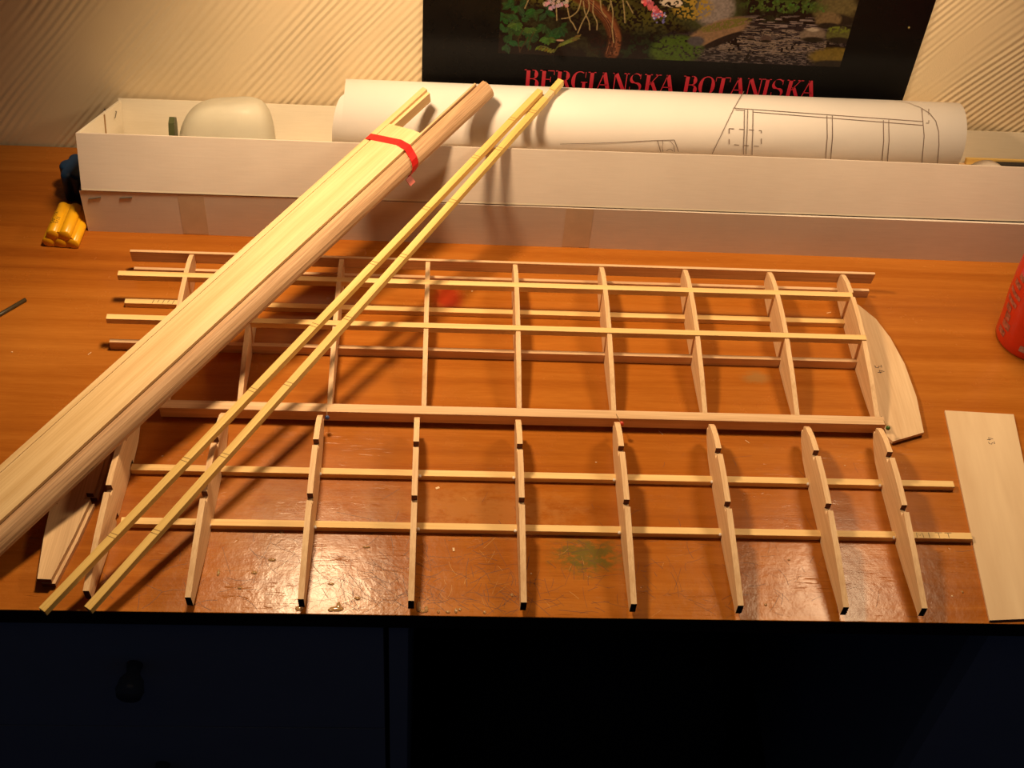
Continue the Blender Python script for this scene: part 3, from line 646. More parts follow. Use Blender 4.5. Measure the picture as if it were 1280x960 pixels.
# milky canopy moulding in the tray
def frosted():
    m, nt, b = new_mat('milky_plastic')
    nz = noise(nt, coords(nt, (30, 30, 30)), 1, 3)
    nt.links.new(ramp(nt, nz, [(0.3, (0.74, 0.70, 0.58)), (0.7, (0.82, 0.78, 0.66))]), b.inputs['Base Color'])
    b.inputs['Roughness'].default_value = 0.34; b.inputs['Transmission Weight'].default_value = 0.5; b.inputs['IOR'].default_value = 1.2
    return m
def canopy():
    V, F = [], []; nu, nvv = 40, 14
    x0, x1, yc, hw, z0, h = 0, 86, 0, 26, 8, 62
    for i in range(nvv + 1):
        e = i / nvv * PI / 2; hz = math.sin(e) ** 0.75; rr = math.cos(e) ** 0.36 if i < nvv else 0.0
        for k in range(nu):
            t = 2 * PI * k / nu; c_, s_ = math.cos(t), math.sin(t)
            cx = math.copysign(abs(c_) ** 0.5, c_); sy = math.copysign(abs(s_) ** 0.7, s_)
            X_ = (x0 + x1) / 2 + (x1 - x0) / 2 * cx * (rr if c_ > 0 else rr ** 1.5)
            slope = 0.86 + 0.14 * (X_ - x0) / (x1 - x0)
            V.append((X_, yc + hw * sy * rr, z0 + h * hz * slope))
    for i in range(nvv):
        for k in range(nu): F.append((i * nu + k, i * nu + (k + 1) % nu, (i + 1) * nu + (k + 1) % nu, (i + 1) * nu + k))
    return V, F
cn = bpy.data.objects.new('plastic_canopy', None); COL.objects.link(cn); cn.empty_display_size = .02
place_in_tray(cn, -229, 56, 1.9, 'milky translucent moulded plastic canopy standing in the left of the tray', 'plastic part')
link('moulded_shell', mesh('moulded_shell', *canopy(), True), frosted(), cn)
link('rim', boxm('rim', (3, 83, -24, 24, 0, 8), 1.0), plain('milky_rim', (0.74, 0.68, 0.55), 0.4), cn)
o = link('dark_green_clip', fixn(mesh('dark_green_clip', *prism_x([(-8, 0), (8, 0), (8, 42), (5, 48), (-1, 50), (-7, 46), (-8, 40)], -2.5, 2.5))), plain('olive_green_plastic', (0.07, 0.08, 0.03), 0.4))
place_in_tray(o, -233, 54, 1.9, 'small olive green piece upright beside the milky canopy in the tray', 'plastic part')

# ------------------------------------------------------------------ the rolled plan
RY, RZ, RA, RR = 991.5, 75.6, 31.0, 31.6
RQ = RR / RA
PAPER = plain('white_plan_paper', (0.83, 0.76, 0.71), 0.6, var=0.02, scale=30)
def cyl_hit(px, py, rad=RR):
    v = ray(px, py); vy = v[1] * RQ; a = vy ** 2 + v[2] ** 2; oy, oz = -RY * RQ, CAM_H - RZ
    bq = oy * vy + oz * v[2]; c = oy * oy + oz * oz - rad * rad; D_ = bq * bq - a * c
    if D_ < 0: t = -bq / a
    else: t = (-bq - math.sqrt(D_)) / a
    return np.array([0, 0, CAM_H]) + v * t
xl = cyl_hit(430, 128)[0]; xr = cyl_hit(1209, 165)[0]
R0 = (xl, RY, RZ - RR)
roll = thing('rolled_plan', 'large white paper roll printed with a wing drawing lying in the tray', 'paper roll', R0)
def sheet_roll():
    V, F = [], []; turns = 2.6; n = 150; th = 0.25
    for i in range(n + 1):
        t = i / n; ang = math.radians(-62) - 2 * PI * turns * t; rad = RR - 1.0 * turns * t
        front_low = max(0.0, math.cos((ang - math.radians(205)) * 0.5)) if False else max(0.0, math.cos(ang - math.radians(200))) ** 0.5
        xa = xl - (11 * front_low if 0.95 < t * turns < 2.3 else 0) - 3 * (1 - max(0, math.sin(ang))) * (t * turns < .95)
        for (rr_, xx) in ((rad, xa), (rad, xr), (rad - th, xa), (rad - th, xr)): V.append((xx, RY + (rr_ - RR + RA) * math.cos(ang), RZ + rr_ * math.sin(ang)))
    for i in range(n):
        k = 4 * i; F += [(k, k + 1, k + 5, k + 4), (k + 2, k + 6, k + 7, k + 3), (k, k + 4, k + 6, k + 2), (k + 1, k + 3, k + 7, k + 5)]
    return V, F
part('rolled_sheet', sheet_roll(), PAPER, roll, R0, smooth=True)
INK = plain('grey_print_line', (0.17, 0.11, 0.09), 0.7)
def plan_line(pts, wd=0.55, dash=None):
    Q = []
    for (a, b_) in zip(pts[:-1], pts[1:]):
        L = math.hypot(b_[0] - a[0], b_[1] - a[1]); n = max(2, int(L / 3))
        for i in range(n): Q.append((a[0] + (b_[0] - a[0]) * i / n, a[1] + (b_[1] - a[1]) * i / n))
    Q.append(pts[-1]); P = []
    for q in Q:
        h = cyl_hit(*q); n_ = np.array([0, (h[1] - RY) / RA ** 2, (h[2] - RZ) / RR ** 2]); n_ /= np.linalg.norm(n_); P.append((h + n_ * 0.12, n_))
    V, F = [], []
    for i, (p, n_) in enumerate(P):
        t = P[min(i + 1, len(P) - 1)][0] - P[max(i - 1, 0)][0]; s = np.cross(t, n_); s = s / (np.linalg.norm(s) + 1e-9) * wd / 2
        V += [tuple(p - s), tuple(p + s)]
    for i in range(len(P) - 1):
        if dash and (i // dash) % 2: continue
        F.append((2 * i, 2 * i + 1, 2 * i + 3, 2 * i + 2))
    return V, F
def zc(x, y, ox=850, oy=0): return (ox + x / 2.977, oy + y / 2.977)
L_ = []
L_.append(plan_line([zc(238, 340), zc(200, 405), zc(120, 572)]))
for k in ((200, 402, 905, 452), (205, 408, 240, 411), (275, 417, 905, 466)): L_.append(plan_line([zc(k[0], k[1]), zc(k[2], k[3])]))
for (x0, y0, x1, y1) in ((240, 408, 236, 574), (252, 408, 246, 575), (272, 410, 268, 577), (547, 430, 542, 592), (567, 430, 561, 592), (757, 447, 752, 600), (777, 447, 772, 601), (900, 402, 900, 610)):
    bow = 4 if x0 > 500 and x0 < 900 else (9 if x0 == 900 else 1); L_.append(plan_line([zc(x0, y0), zc((x0 + x1) / 2 + bow, (y0 + y1) / 2), zc(x1, y1)]))
L_.append(plan_line([zc(800, 374), zc(850, 382), zc(895, 400), zc(930, 422), zc(952, 450), zc(963, 490), zc(964, 540), zc(958, 612)]))
L_.append(plan_line([zc(183, 478), zc(303, 486), zc(303, 545), zc(183, 537), zc(183, 478)], 0.55, 2))
L_.append(plan_line([zc(926, 405), zc(926, 458), zc(905, 458)], 0.5, 2))
zz = lambda x, y: (820 + x / 19.2, 150 + y / 19.2)
L_.append(plan_line([(700, 180), (760, 178.5), (820, 175.5), zz(440, 478)])); L_.append(plan_line([zz(440, 478), zz(540, 760)])); L_.append(plan_line([zz(35, 490), zz(110, 760)]))
L_.append(plan_line([zz(150, 490), zz(165, 560), zz(150, 640), zz(170, 760)], 0.4)); L_.append(plan_line([zz(340, 500), zz(420, 600), zz(450, 760)], 0.4)); L_.append(plan_line([zz(250, 745), zz(300, 705), zz(350, 700), zz(410, 745)], 0.5))
part('printed_drawing', joinvf(L_), INK, roll, R0, fix=False)

# ================================================================== WING FRAMES
RIB = [(0, 6.5), (40, 2.0), (66, 0.4), (70, 0.4), (70, 5.0), (76, 5.0), (76, 0.4), (120, 0.4), (120, 5.0), (126, 5.0), (126, 0.4), (146, 2.5), (160, 8), (166, 13), (166, 15.5), (163.5, 15.5), (165, 21),
       (160, 24.5), (148, 28.2), (133, 30), (133, 24.5), (127, 24.5), (127, 30.4), (110, 31), (95, 30.6), (82, 29.6), (82, 24.2), (76, 24.2), (76, 29.0), (40, 24), (0, 16.5)]
def rib_mesh(w_, outline, cut=True):
    v, f_ = prism_x(outline, -w_ / 2, w_ / 2); me = fixn(mesh('rib', v, f_))
    me.materials.append(BALSA); me.materials.append(DARK_FACE)
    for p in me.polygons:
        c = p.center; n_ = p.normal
        if cut and abs(n_.x) < .3 and n_.y < -0.7: p.material_index = 1     # faces turned toward the desk edge take the dark tone
    return me
TAIL_Y = 513.5
WF0 = (60, 600, 0)
wf = thing('model_wing', 'unfinished wing half, notched ribs upright on two spars, at the front edge of the desk', 'model wing', WF0)
s1 = [at(163, 588, 5), at(1192, 600, 5)]; s2 = [at(150, 655, 5), at(1214, 667, 5)]
o = link('spar', boxm('spar', (at(163, 588, 5)[0] - WF0[0], at(1191, 600, 5)[0] - WF0[0], 633.4 - WF0[1], 639.4 - WF0[1], 0.05, 4.95), 0.25), PINE, wf)
o = link('spar', boxm('spar', (at(150, 655, 5)[0] - WF0[0], at(1214, 667, 5)[0] - WF0[0], 583.4 - WF0[1], 589.4 - WF0[1], 0.05, 4.95), 0.25), PINE, wf)
mt = at(1152, 668.0, 5)
part('pencil_writing', place(scrawl('MITT', 4.6, 0.42, 1.6, 1.25), (mt[0] - 4, 584.1, 5.03), (1, 0.0, 0), (0, 1, 0)), plain('pencil_grey', (0.12, 0.07, 0.04), 0.7), wf, WF0, fix=False)
rm = rib_mesh(4.2, RIB)
FX = [-230.5, -161, -84.5, -9, 69.5, 147, 223, 298.5, 355.5]
GLW = plain('white_glue', (0.86, 0.82, 0.78), 0.35)
for i, x_ in enumerate(FX):
    o = bpy.data.objects.new('rib', rm); COL.objects.link(o); o.parent = wf
    o.location = ((x_ - WF0[0]) / 1000, (TAIL_Y - WF0[1] + (4 if i == 0 else 0)) / 1000, 0)
    o.rotation_euler = (0, math.radians([-4.5, -4, -2, 0, 0, 0, 0, 0.6, 0][i]), math.radians([-2.6, -1.8, -.6, 0, 0, 0, .4, .3, -.2][i]))
    if i >= 1:
        side = -1 if x_ > 0 else 1
        for yy in (633.0, 583.0):
            if random.random() < 0.8: part('glue_dab', sphere((x_ + side * 3.4, yy + 1.0, 4.2), 1.0, 8, 5, 1.5, 1.6, 1.0), GLW, wf, WF0, smooth=True)

# the finished half behind
TY = 692.5
WP0 = (60, 770, 0)
wp = thing('model_wing', 'assembled wing frame with crossing spars and rounded tip, lying behind the front row', 'model wing', WP0)
def wp_box(name, b, mat, bev=0.25):
    return link(name, boxm(name, (b[0] - WP0[0], b[1] - WP0[0], b[2] - WP0[1], b[3] - WP0[1], b[4], b[5]), bev), mat, wp)
yo = TY - 0.5
wp_box('top_spar', (at(146, 346, 30)[0], 361.5, yo + 127.2, yo + 132.8, 24.6, 30.3), PINE)
wp_box('top_spar', (at(131, 402, 30)[0], 363.0, yo + 76.2, yo + 81.8, 24.3, 29.8), PINE)
b1 = wp_box('bottom_spar', (-258, 360, yo + 120.2, yo + 125.8, 0.05, 4.95), PINE)
wp_box('bottom_spar', (-261, 362, yo + 70.4, yo + 74.2, 0.05, 8.8), BALSA_X)
wp_box('trailing_edge', (-209, 366.5, TY - 3.5, TY + 5.0, 2.6, 13.2), BALSA_X)
# leading edge: a raised board over a low strip
ley = yo + 166.2
part('leading_edge', joinvf([prism_x([(ley, 10.5), (ley + 3, 10.5), (ley + 0.5, 23.5), (ley - 2.2, 23.5)], -258, 390.5)]), BALSA_X, wp, WP0)
part('leading_edge_strip', prism_x([(ley - 7.5, 0.1), (ley - 4.5, 0.1), (ley - 4.5, 8.2), (ley - 7.5, 8.2)], -256, 388), BALSA_X, wp, WP0)
RIB2 = [p for p in RIB]
RIB2 = [(4.5, 5.5)] + [p for p in RIB[1:-1]] + [(4.5, 17.2)]
# cut the nose for the edge strips
RIB2 = [(4.6, 5.8), (40, 2.0), (66, 0.4), (70, 0.4), (70, 5.0), (76, 5.0), (76, 0.4), (120, 0.4), (120, 5.0), (126, 5.0), (126, 0.4), (146, 1.2), (158.4, 2.5), (158.4, 8.4), (162, 8.4), (165.6, 11), (164.5, 19), (163.0, 23.3),
        (158, 25.5), (148, 28.2), (133, 30), (133, 24.5), (127, 24.5), (127, 30.4), (110, 31), (95, 30.6), (82, 29.6), (82, 24.2), (76, 24.2), (76, 28.6), (40, 22.5), (4.6, 13.2)]
rm2 = rib_mesh(3.8, RIB2, False)
for i, x_ in enumerate([-205.5, -148, -78, -4, 71.5, 147, 220.5, 295.5, 361.0]):
    o = bpy.data.objects.new('rib', rm2); COL.objects.link(o); o.parent = wp; o.location = ((x_ - WP0[0]) / 1000, (TY - 0.5 - WP0[1]) / 1000, 0)
    for yy, zt_ in ((127.2, 24.6), (76.2, 24.3)):
        pass
tipo = [(363.2, 700), (363.2, 846), (370, 842), (376, 836), (388, 819), (396, 796), (401.5, 765), (403, 728), (400, 689), (372, 678.5), (368.5, 684), (368, 699)]
part('wing_tip', prism_z(tipo, 2.0, 5.0), TIPW, wp, WP0)
c_ = at(1098, 462, 5)
part('pen_number', place(scrawl('34', 6.0, 0.75, 0.95), (c_[0] - 2.5, c_[1] + 5, 5.06), (0.15, -1, 0), (1, 0.15, 0)), plain('brown_ink', (0.06, 0.022, 0.018), 0.6), wp, WP0, fix=False)
pm_ = at(190, 379, 5)
mk = [ribbon([(pm_[0] + k * 4.2, yo + 121 + (k % 2), 5.02), (pm_[0] + k * 4.2 + 1.2, yo + 125, 5.02)], 0.5) for k in range(9)]
part('pencil_marks', joinvf(mk), plain('pencil_soft', (0.10, 0.06, 0.04), 0.7), wp, WP0, fix=False)

# glass headed pins stuck through the trailing edge
for (a, b_, colr, nm) in [((408, 504), (409, 522), (0.035, 0.06, 0.16), 'blue'), ((768, 512), (777, 529.5), (0.55, 0.05, 0.025), 'red'), ((1103, 523), (1110, 535), (0.05, 0.12, 0.02), 'green')]:
    p = at(a[0], a[1], 12.4); q = at(b_[0], b_[1], 15.0); p = np.array([p[0], min(max(p[1], TY - 2), TY + 4), 12.4])
    t = thing('glass_headed_pin', nm + ' headed pin stuck in the front bar of the finished wing frame', 'pin', tuple(p))
    dv = (p - q) / np.linalg.norm(p - q)
    part('needle', tube([tuple(q), tuple(p), tuple(p + dv * 3)], 0.33, 6), plain('pin_steel', (0.55, 0.45, 0.3), 0.3, 1.0), t, tuple(p))
    part('pin_head', sphere(tuple(q), 1.9, 12, 8), plain(nm + '_pin_glass', colr, 0.25), t, tuple(p), smooth=True)

# thick rib lying flat, left front
FR0 = np.array(at(61, 724, 9)); FRN = np.array(at(107, 566, 9)); 
Mf = axes((FR0[0], FR0[1], 0), (FRN[0], FRN[1], 0))
fo = bpy.data.objects.new('loose_ribs', None)
def flat_rib(z0, z1, dx):
    out = [(u * 0.93, (15 - z) * 0.95) for u, z in RIB]; v, f_ = prism_z(out, z0, z1)
    me = fixn(mesh('rib', [(x + dx, y, z) for x, y, z in v], f_)); me.materials.append(TIP_FLAT); me.materials.append(DARK_FACE)
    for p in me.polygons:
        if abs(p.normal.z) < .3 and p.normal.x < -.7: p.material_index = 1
    return me
TIP_FLAT = wood('flat_rib_balsa', (0.55, 0.33, 0.16), (0.78, 0.53, 0.29), along='X', speck=0.45)
for k, (z0, z1, lab) in enumerate([(0.3, 4.4, 'lower of two loose balsa ribs lying flat at the left front of the desk'), (4.5, 8.9, 'upper of two loose balsa ribs lying flat, dark notches on both sides')]):
    o = bpy.data.objects.new('loose_rib', flat_rib(z0 - z0, z1 - z0, 0)); COL.objects.link(o)
    o.matrix_local = Mf @ Matrix.Translation((0 if k else -0.0005, 0 if k else -0.0022, z0 / 1000)); tag(o, lab, 'wing rib')

# ================================================================== STICKS AND BUNDLE LEANING ON THE ROLL
PENCIL = plain('pencil_line', (0.22, 0.11, 0.03), 0.8)
def find_on(P0, P1, px, py, up):
    best, bt = 1e9, 0
    for t in np.linspace(-0.05, 1.15, 2401):
        q = project(P0 + (P1 - P0) * t + up); dd = (q[0] - px) ** 2 + (q[1] - py) ** 2
        if dd < best: best, bt = dd, t
    return bt
def tangent(z0, y0): return (TF_Z + 1.0 - z0) / (TF_Y - y0)      # slope of an underside that rests on the tray's front edge
def stick(e0, e1, z0, s, marks, label, w_=5.8, splice=False, yaw2=None):
    # underside centre starts at height z0 and touches the roll
    top = np.array([0, 0, w_])
    P0 = at(e0[0], e0[1], z0 + w_); P0[2] -= w_
    # choose the end on the sight line so that the slope is s
    v = ray(*e1); lo, hi = 700, 1250
    for _ in range(60):
        y = (lo + hi) / 2; q = aty(e1[0], e1[1], y); q[2] -= w_; L = math.hypot(q[0] - P0[0], q[1] - P0[1]); 
        g = (q[2] - P0[2]) - s * (q[1] - P0[1])
        if g > 0: lo = y
        else: hi = y
    P1 = q; L = float(np.linalg.norm(P1 - P0)); M_ = axes(tuple(P0), tuple(P1))
    root = bpy.data.objects.new('square_stick', None); COL.objects.link(root); root.empty_display_size = .02
    root.matrix_local = M_; tag(root, label, 'stick', 'pair of marked square sticks')
    if splice:
        link('strip', boxm('strip', (0, L - 26, -w_ / 2, w_ / 2, 0, w_), 0.25), PINE_GOLD, root)
        link('pale_splice', boxm('pale_splice', (L - 25.9, L - 15, -w_ / 2 + .3, w_ / 2 - .3, 0, w_ - .3), 0.2), BALSA_PALE, root)
        link('end_piece', boxm('end_piece', (L - 14.9, L, -w_ / 2, w_ / 2, 0.2, w_ + .6), 0.25), PINE_GOLD, root)
    else: link('strip', boxm('strip', (0, L, -w_ / 2, w_ / 2, 0, w_), 0.25), PINE_GOLD, root)
    for m_ in marks:
        t = find_on(P0, P1, m_[0], m_[1], top) * L
        vf = joinvf([ribbon([(t + dx - .6, w_ / 2, w_ + .04), (t + dx + .6, -w_ / 2, w_ + .04)], 0.5) for dx in (-1.5, 1.5)])
        link('pencil_marks', mesh('pencil_marks', *vf), PENCIL, root)
    return P0, P1
stick((53, 761), (676, 111), 14.5, tangent(14.5, 503), [(640, 147), (594, 194), (531, 257), (464, 324), (390, 402), (313, 483), (229, 570), (139, 665)], 'left one of two golden square sticks with pencil ticks leaning on the tray')
stick((110, 759), (702, 99), 12.2, tangent(12.2, 504), [(666, 138), (624, 184), (565, 249), (503, 317), (432, 394), (359, 477), (279, 566), (195, 663)], 'right one of two golden square sticks, pale splice near its upper end', splice=True)

# the taped bundle
TH = 20.9
A_ = at(0, 633, 16.5 + TH); SB = (TF_Z + 1.6 - 16.5) / (TF_Y - A_[1])
best = None
for X_ in np.linspace(420, 640, 441):
    Yp = 184 - 0.85 * (X_ - 490) ; q = aty(X_, Yp, TF_Y)
    e = abs((q[2] - A_[2]) - SB * (TF_Y - A_[1]))
    if best is None or e < best[0]: best = (e, q)
B_ = best[1]; dirv = (B_ - A_) / np.linalg.norm(B_ - A_)
S_ = A_ - dirv * 150                                   # carries on out of the frame to the left
while S_[2] - TH < 1.0: S_ = S_ + dirv * 2
MB_ = axes(tuple(S_), tuple(B_))
bun = bpy.data.objects.new('balsa_bundle', None); COL.objects.link(bun); bun.empty_display_size = .03; bun.matrix_local = MB_
tag(bun, 'thick bundle of long balsa strips bound with red tape leaning onto the tray', 'wood bundle')
def along(px, py, yoff=0.0, zoff=0.0):
    best, bt = 1e9, 0
    Y_ = np.array([MB_[0][1], MB_[1][1], MB_[2][1]]); Z_ = np.array([MB_[0][2], MB_[1][2], MB_[2][2]])
    for t in np.linspace(0, 700, 1401):
        q = project(S_ + dirv * t + Y_ * yoff + Z_ * zoff); dd = (q[0] - px) ** 2 + (q[1] - py) ** 2
        if dd < best: best, bt = dd, t
    return bt
# local y points left, so right-hand pieces have negative y
LSTICK = along(532, 112, 22, -2); LSHEET = along(500, 155, 0, 0); LTAPE = along(485, 170, 5, 0); LEDGE = along(598, 92, -13, -3); LTHIN = along(585, 95, -5, -3)
def bun_prism(name, outline, x0, x1, mat, smooth=False, cut=0.0):
    n = len(outline); V = [(x0, y, z) for y, z in outline] + [(x1 + cut * (z - outline[0][1]), y, z) for y, z in outline]
    F = [tuple(range(n))[::-1], tuple(range(n, 2 * n))] + [(i, (i + 1) % n, n + (i + 1) % n, n + i) for i in range(n)]
    return link(name, fixn(mesh(name, V, F, smooth)), mat, bun)
bun_prism('square_strip', [(26.2, 0.5), (26.2, -12.5), (18.5, -12.5), (18.5, -2.4), (21.3, -2.4), (21.3, 0.5)], 0, LSTICK, BALSA_PALE)
tl_, tr_ = along(484, 153, 20.5, 1.6), along(517, 156, -9, -0.1)
def skew_prism(name, outline, x0, mat, ya, ta, yb, tb, back=0.0):
    n = len(outline); V = [(x0, y, z) for y, z in outline] + [(ta + (tb - ta) * (y - ya) / (yb - ya) - back, y, z) for y, z in outline]
    F = [tuple(range(n))[::-1], tuple(range(n, 2 * n))] + [(i, (i + 1) % n, n + (i + 1) % n, n + i) for i in range(n)]
    return link(name, fixn(mesh(name, V, F)), mat, bun)
skew_prism('balsa_sheet', [(19.9, 1.8), (19.9, -1.4), (-1, -1.4), (-9.0, -3.0), (-9.0, -0.1), (-1, 1.8)], 0, BALSA_PALE, 20.5, tl_, -9, tr_)
bun_prism('filler_sheet', [(17.8, -1.7), (17.8, -10), (-7.6, -10), (-7.6, -3.2), (-1, -1.7)], 0, min(tl_, tr_) - 3, BALSA_X)
bun_prism('balsa_sheet', [(20, -13.3), (20, -18.5), (-8, -18.5), (-8, -13.3)], 0, LSHEET - 3, BALSA_X)
rnd = [(-8.2, -4.5), (-9.5, -3.0), (-13.5, -2.8), (-16.5, -4.4), (-19.6, -8.0), (-20.8, -11.5), (-20.4, -15.0), (-18, -18.5), (-13, -19.4), (-8.6, -18)]
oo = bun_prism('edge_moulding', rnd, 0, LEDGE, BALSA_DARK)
bun_prism('thin_strip', [(-6.9, -3.0), (-5.2, -3.0), (-5.2, -9.6), (-7.4, -9.6)], LSHEET - 40, LTHIN, BALSA_X)
REDT = plain('red_tape', (0.62, 0.012, 0.010), 0.35, var=0.1)
ring = [(26.6, -0.4), (25.8, 0.9), (21.5, 2.2), (-1.2, 2.2), (-9.6, 0.6), (-15, -1.6), (-19.4, -4.5), (-21.6, -9), (-21.6, -13), (-19.2, -18.6), (-14, -19.9), (18, -19.0), (26.6, -13.8)]
TT = [along(457, 169, 26.6, -.4), along(459, 169, 25.8, .9), along(463, 168.5, 21.5, 2.2), along(491, 170, -1.2, 2.2), along(498, 172, -9.6, .6)]
TT += [along(503, 180, -15, -1.6), along(507, 187, -19.4, -4.5), along(511, 197, -21.6, -9), along(511, 202, -21.6, -13), along(507, 208, -19.6, -18)]
TT += [TT[-1] - 3, (TT[-1] + TT[0]) / 2, TT[0] - 3]
def tape():
    V, F = [], []; n = len(ring); w2 = 3.6
    for k, (y, z) in enumerate(ring):
        c = (2, -9); dy, dz = y - c[0], z - c[1]; l = math.hypot(dy, dz); iy, iz = y - dy / l * .5, z - dz / l * .5
        sk = TT[k] - LTAPE
        V += [(LTAPE - w2 + sk, y, z), (LTAPE + w2 + sk, y, z), (LTAPE - w2 + sk, iy, iz), (LTAPE + w2 + sk, iy, iz)]
    for k in range(n):
        a, b_ = 4 * k, 4 * ((k + 1) % n); F += [(a, b_, b_ + 1, a + 1), (a + 2, a + 3, b_ + 3, b_ + 2), (a, a + 2, b_ + 2, b_), (a + 1, b_ + 1, b_ + 3, a + 3)]
    return V, F
link('red_tape', fixn(mesh('red_tape', *tape())), REDT, bun)
link('tape_end', fixn(mesh('tape_end', *prism_x([(-18.6, -19.0), (-19.2, -18.4), (-23.5, -24.0), (-22.9, -24.4)], TT[9] - 8, TT[9] - 1.5))), plain('faded_red_tape', (0.60, 0.14, 0.11), 0.4), bun)

# ================================================================== SMALL THINGS AT THE LEFT AND RIGHT
# yellow shrink wrapped cell pack
YEL = plain('yellow_shrink_wrap', (0.88, 0.44, 0.010), 0.32, var=0.05)
f0 = at(56, 300, 6); f1 = at(96, 303, 5); yb = at(108, 262, 6)
CR = 5.3
YP0 = at(77, 310, 0); YPB = at(96, 264, 0); YPB = YP0 + (YPB - YP0) * 0.78
My = axes((YP0[0], YP0[1], 0), (YPB[0], YPB[1], 0)); YL = float(np.linalg.norm(YPB - YP0))
yp = bpy.data.objects.new('battery_pack', None); COL.objects.link(yp); yp.empty_display_size = .02; yp.matrix_local = My; tag(yp, 'yellow shrink wrapped pack of round battery cells lying left of the boxes', 'battery pack')
def cellrod(cy, cz, r_, x0, x1):
    V, F = [], []; seg = 24; prof = [(x0, r_ * .82), (x0 + .8, r_), (x1 - .8, r_), (x1, r_ * .82)]
    for xx, rr_ in prof:
        for k in range(seg): V.append((xx, cy + rr_ * math.cos(2 * PI * k / seg), cz + rr_ * math.sin(2 * PI * k / seg)))
    for i in range(3):
        for k in range(seg): F.append((i * seg + k, i * seg + (k + 1) % seg, (i + 1) * seg + (k + 1) % seg, (i + 1) * seg + k))
    F.append(tuple(range(seg))[::-1]); F.append(tuple(range(3 * seg, 4 * seg))); return V, F
for (cy, cz) in [(2 * CR, CR), (0, CR), (-2 * CR, CR), (CR, CR * 2.72), (-CR, CR * 2.72)]:
    link('cell', fixn(mesh('cell', *cellrod(cy, cz, CR * 1.02, 0, YL), True)), YEL, yp)
link('wrap_core', fixn(mesh('wrap_core', *[[(x, y, z) for x in (0.6, YL - .6) for (y, z) in [(-2.55 * CR, .8), (2.55 * CR, .8), (2.8 * CR, CR * 1.1), (1.75 * CR, CR * 2.9), (.9 * CR, CR * 3.4), (-.9 * CR, CR * 3.4), (-1.75 * CR, CR * 2.9), (-2.8 * CR, CR * 1.1)]], [tuple(range(8)), tuple(range(15, 7, -1))] + [(i, (i + 1) % 8, 8 + (i + 1) % 8, 8 + i) for i in range(8)]])), YEL, yp)
BK = plain('black_print', (0.10, 0.05, 0.01), 0.6)
def on_cell(vf):
    return [(x, y, CR * 2.72 + math.sqrt(max((CR * 1.03) ** 2 - (y - CR) ** 2, 0)) + .1) for x, y, z in vf[0]], vf[1]
txt = on_cell(place(scrawl('SOLAR', 3.2, 0.5, 1.0), (YL * .26, CR + .6, 0), (1, 0, 0), (0, 1, 0))); txt2 = on_cell(place(scrawl('SIZE', 2.2, 0.45, 1.1), (YL * .26, CR - 2.6, 0), (1, 0, 0), (0, 1, 0)))
link('printed_text', mesh('printed_text', *joinvf([txt, txt2])), BK, yp)

# lumpy dark blue pack against the box end
BLU = plain('dark_blue_wrap', (0.007, 0.035, 0.095), 0.5, var=0.2, bmp=0.3)
BP0 = tuple(at(98, 251, 0)[:2]) + (0,)
bl = thing('blue_pack', 'dark blue lumpy wrapped pack standing between the box end and the yellow pack', 'pack', BP0)
def lobed(cx, cy, R_, amp, n, z0, z1, ph=0.0, seg=60):
    V, F = [], []; prof = [(0.93, z0), (1.0, z0 + 1.5), (1.0, z1 - 3), (0.93, z1 - 1), (0.80, z1), (0.3, z1 + .3)]
    for q, z in prof:
        for k in range(seg):
            t = 2 * PI * k / seg; r_ = (R_ + amp * abs(math.cos(n * t / 2 + ph)) - amp / 2) * q; V.append((cx + r_ * math.cos(t), cy + 1.25 * r_ * math.sin(t), z))
    for i in range(len(prof) - 1):
        for k in range(seg): F.append((i * seg + k, i * seg + (k + 1) % seg, (i + 1) * seg + (k + 1) % seg, (i + 1) * seg + k))
    F.append(tuple(range(seg))[::-1]); F.append(tuple(range((len(prof) - 1) * seg, len(prof) * seg))); return V, F
part('wrapped_cells', lobed(BP0[0], BP0[1] + 14, 13.5, 4.0, 6, 0, 30, 0.5), BLU, bl, BP0, smooth=True)
part('cable_wrap', lobed(BP0[0] + 1, BP0[1] + 14, 12.0, 3.0, 5, 9, 13, 0.2), plain('black_band', (0.01, 0.012, 0.02), 0.5), bl, BP0, smooth=True)

# dark rod at the far left
p0, p1 = at(-40, 416, 2), at(32, 374, 2)
o = link('thin_dark_rod', fixn(mesh('thin_dark_rod', *tube([(0, 0, 0), (float(np.linalg.norm(p1 - p0)), 0, 0)], 1.7, 10), True)), plain('dark_rod_paint', (0.05, 0.035, 0.015), 0.4)); o.matrix_local = axes((p0[0], p0[1], 1.75), (p1[0], p1[1], 1.75))
tag(o, 'thin dark rod lying on the desk at the left edge of the photo', 'rod')

# plywood plate at the right
ply = [at(1181, 513, 1.8), at(1267, 518, 1.8), at(1320, 772, 1.8), at(1237, 775.5, 1.8)]
pc = sum(ply) / 4
M_p = axes((ply[0][0], ply[0][1], 0), (ply[3][0], ply[3][1], 0)); Mi = M_p.inverted()
outl = []
for p in ply:
    q = Mi @ Vector((p[0] / 1000, p[1] / 1000, 0)); outl.append((q.x * 1000, q.y * 1000))
pl = bpy.data.objects.new('plywood_plate', None); COL.objects.link(pl); pl.empty_display_size = .02; pl.matrix_local = M_p
tag(pl, 'pale birch plywood plate marked 43 reaching over the desk edge at the right', 'plywood')
link('plate', fixn(mesh('plate', *prism_z(outl, 0.1, 1.9))), PLY, pl)
EDGEY = plain('yellow_cut_edge', (0.72, 0.45, 0.10), 0.6)
c_ = at(1240, 551, 1.9)
vf = place(scrawl('43', 5.2, 0.6, 0.85), (c_[0] - 4.0, c_[1] + 3.5, 1.96), (0.1, -1, 0), (1, 0.1, 0))
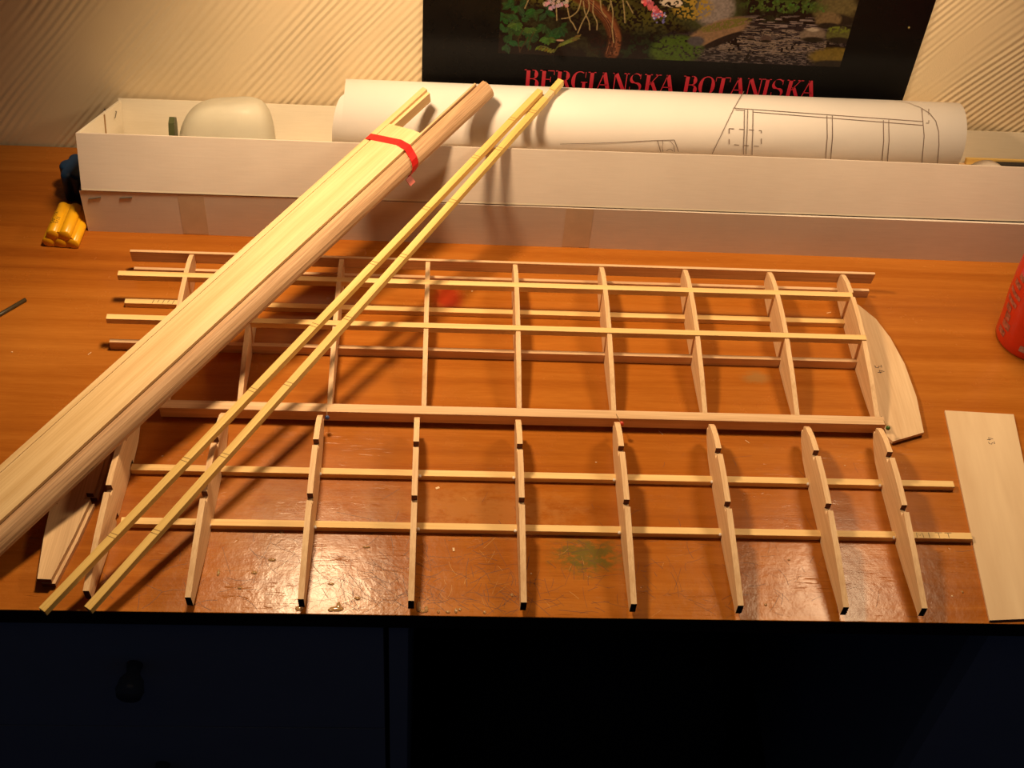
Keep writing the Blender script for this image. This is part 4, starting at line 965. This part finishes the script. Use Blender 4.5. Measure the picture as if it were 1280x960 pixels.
v2 = [tuple((Mi @ Vector((q[0] / 1000, q[1] / 1000, q[2] / 1000))) * 1000) for q in vf[0]]
link('pen_number', mesh('pen_number', v2, vf[1]), plain('dark_pen_ink', (0.05, 0.02, 0.03), 0.6), pl)

# red container cut by the right edge
CNR = 30.0
ce = at(1244, 420, 0); cc0 = (ce[0] + CNR * 1.0, ce[1] - 3, 0)
can = thing('red_can', 'red round container with dark small print at the right edge of the photo', 'can', cc0)
REDC = plain('red_container', (0.60, 0.028, 0.008), 0.35, var=0.08)
prof = [(CNR - 4, 0), (CNR - 1, 0.8), (CNR, 3), (CNR + 1.0, 20), (CNR + 3.5, 45), (CNR + 4.5, 70), (CNR + 4.5, 118), (CNR + 2, 126), (CNR - 8, 132)]
part('container_body', lathe(prof, 64, cc0[:2]), REDC, can, cc0, smooth=True)
part('cap', lathe([(CNR - 10, 131), (CNR - 10, 150), (CNR - 12, 153)], 40, cc0[:2]), plain('white_cap', (0.7, 0.68, 0.62), 0.4), can, cc0, smooth=True)
def rad_at(z): return float(np.interp(z, [p[1] for p in prof], [p[0] for p in prof])) + 0.25
def band(a0, a1, z0, z1, n=14, m=2):
    V, F = [], []
    for i in range(n + 1):
        a = math.radians(a0 + (a1 - a0) * i / n)
        for j in range(m + 1):
            z = z0 + (z1 - z0) * j / m; r_ = rad_at(z); V.append((cc0[0] + r_ * math.cos(a), cc0[1] + r_ * math.sin(a), z))
    for i in range(n):
        for j in range(m): k = i * (m + 1) + j; F.append((k, k + m + 1, k + m + 2, k + 1))
    return V, F
rows = []
for k in range(10):
    z = 26 + k * 3.3; a = 228
    while a < 268:
        l = random.uniform(3, 8); rows.append(band(a, min(a + l, 269), z, z + 1.5, 3, 1)); a += l + 1.6
part('small_print', joinvf(rows), plain('dark_red_print', (0.12, 0.012, 0.010), 0.5), can, cc0, fix=True)
part('grey_label', band(229, 266, 9, 15.5), plain('grey_pink_label', (0.42, 0.25, 0.22), 0.5, var=0.3, scale=400), can, cc0)
wavy = []
for k in range(9):
    z = 10 + k * 9; wavy.append(band(176 + 6 * math.sin(k), 196 + 5 * math.sin(k * 1.7), z, z + 6 + 2 * math.sin(k), 4, 2))
part('silver_pattern', joinvf(wavy), plain('silver_grey_pattern', (0.34, 0.10, 0.07), 0.4, var=0.6, scale=300), can, cc0)
part('pink_band', band(180, 212, 78, 112), plain('pink_print', (0.60, 0.05, 0.09), 0.4), can, cc0)
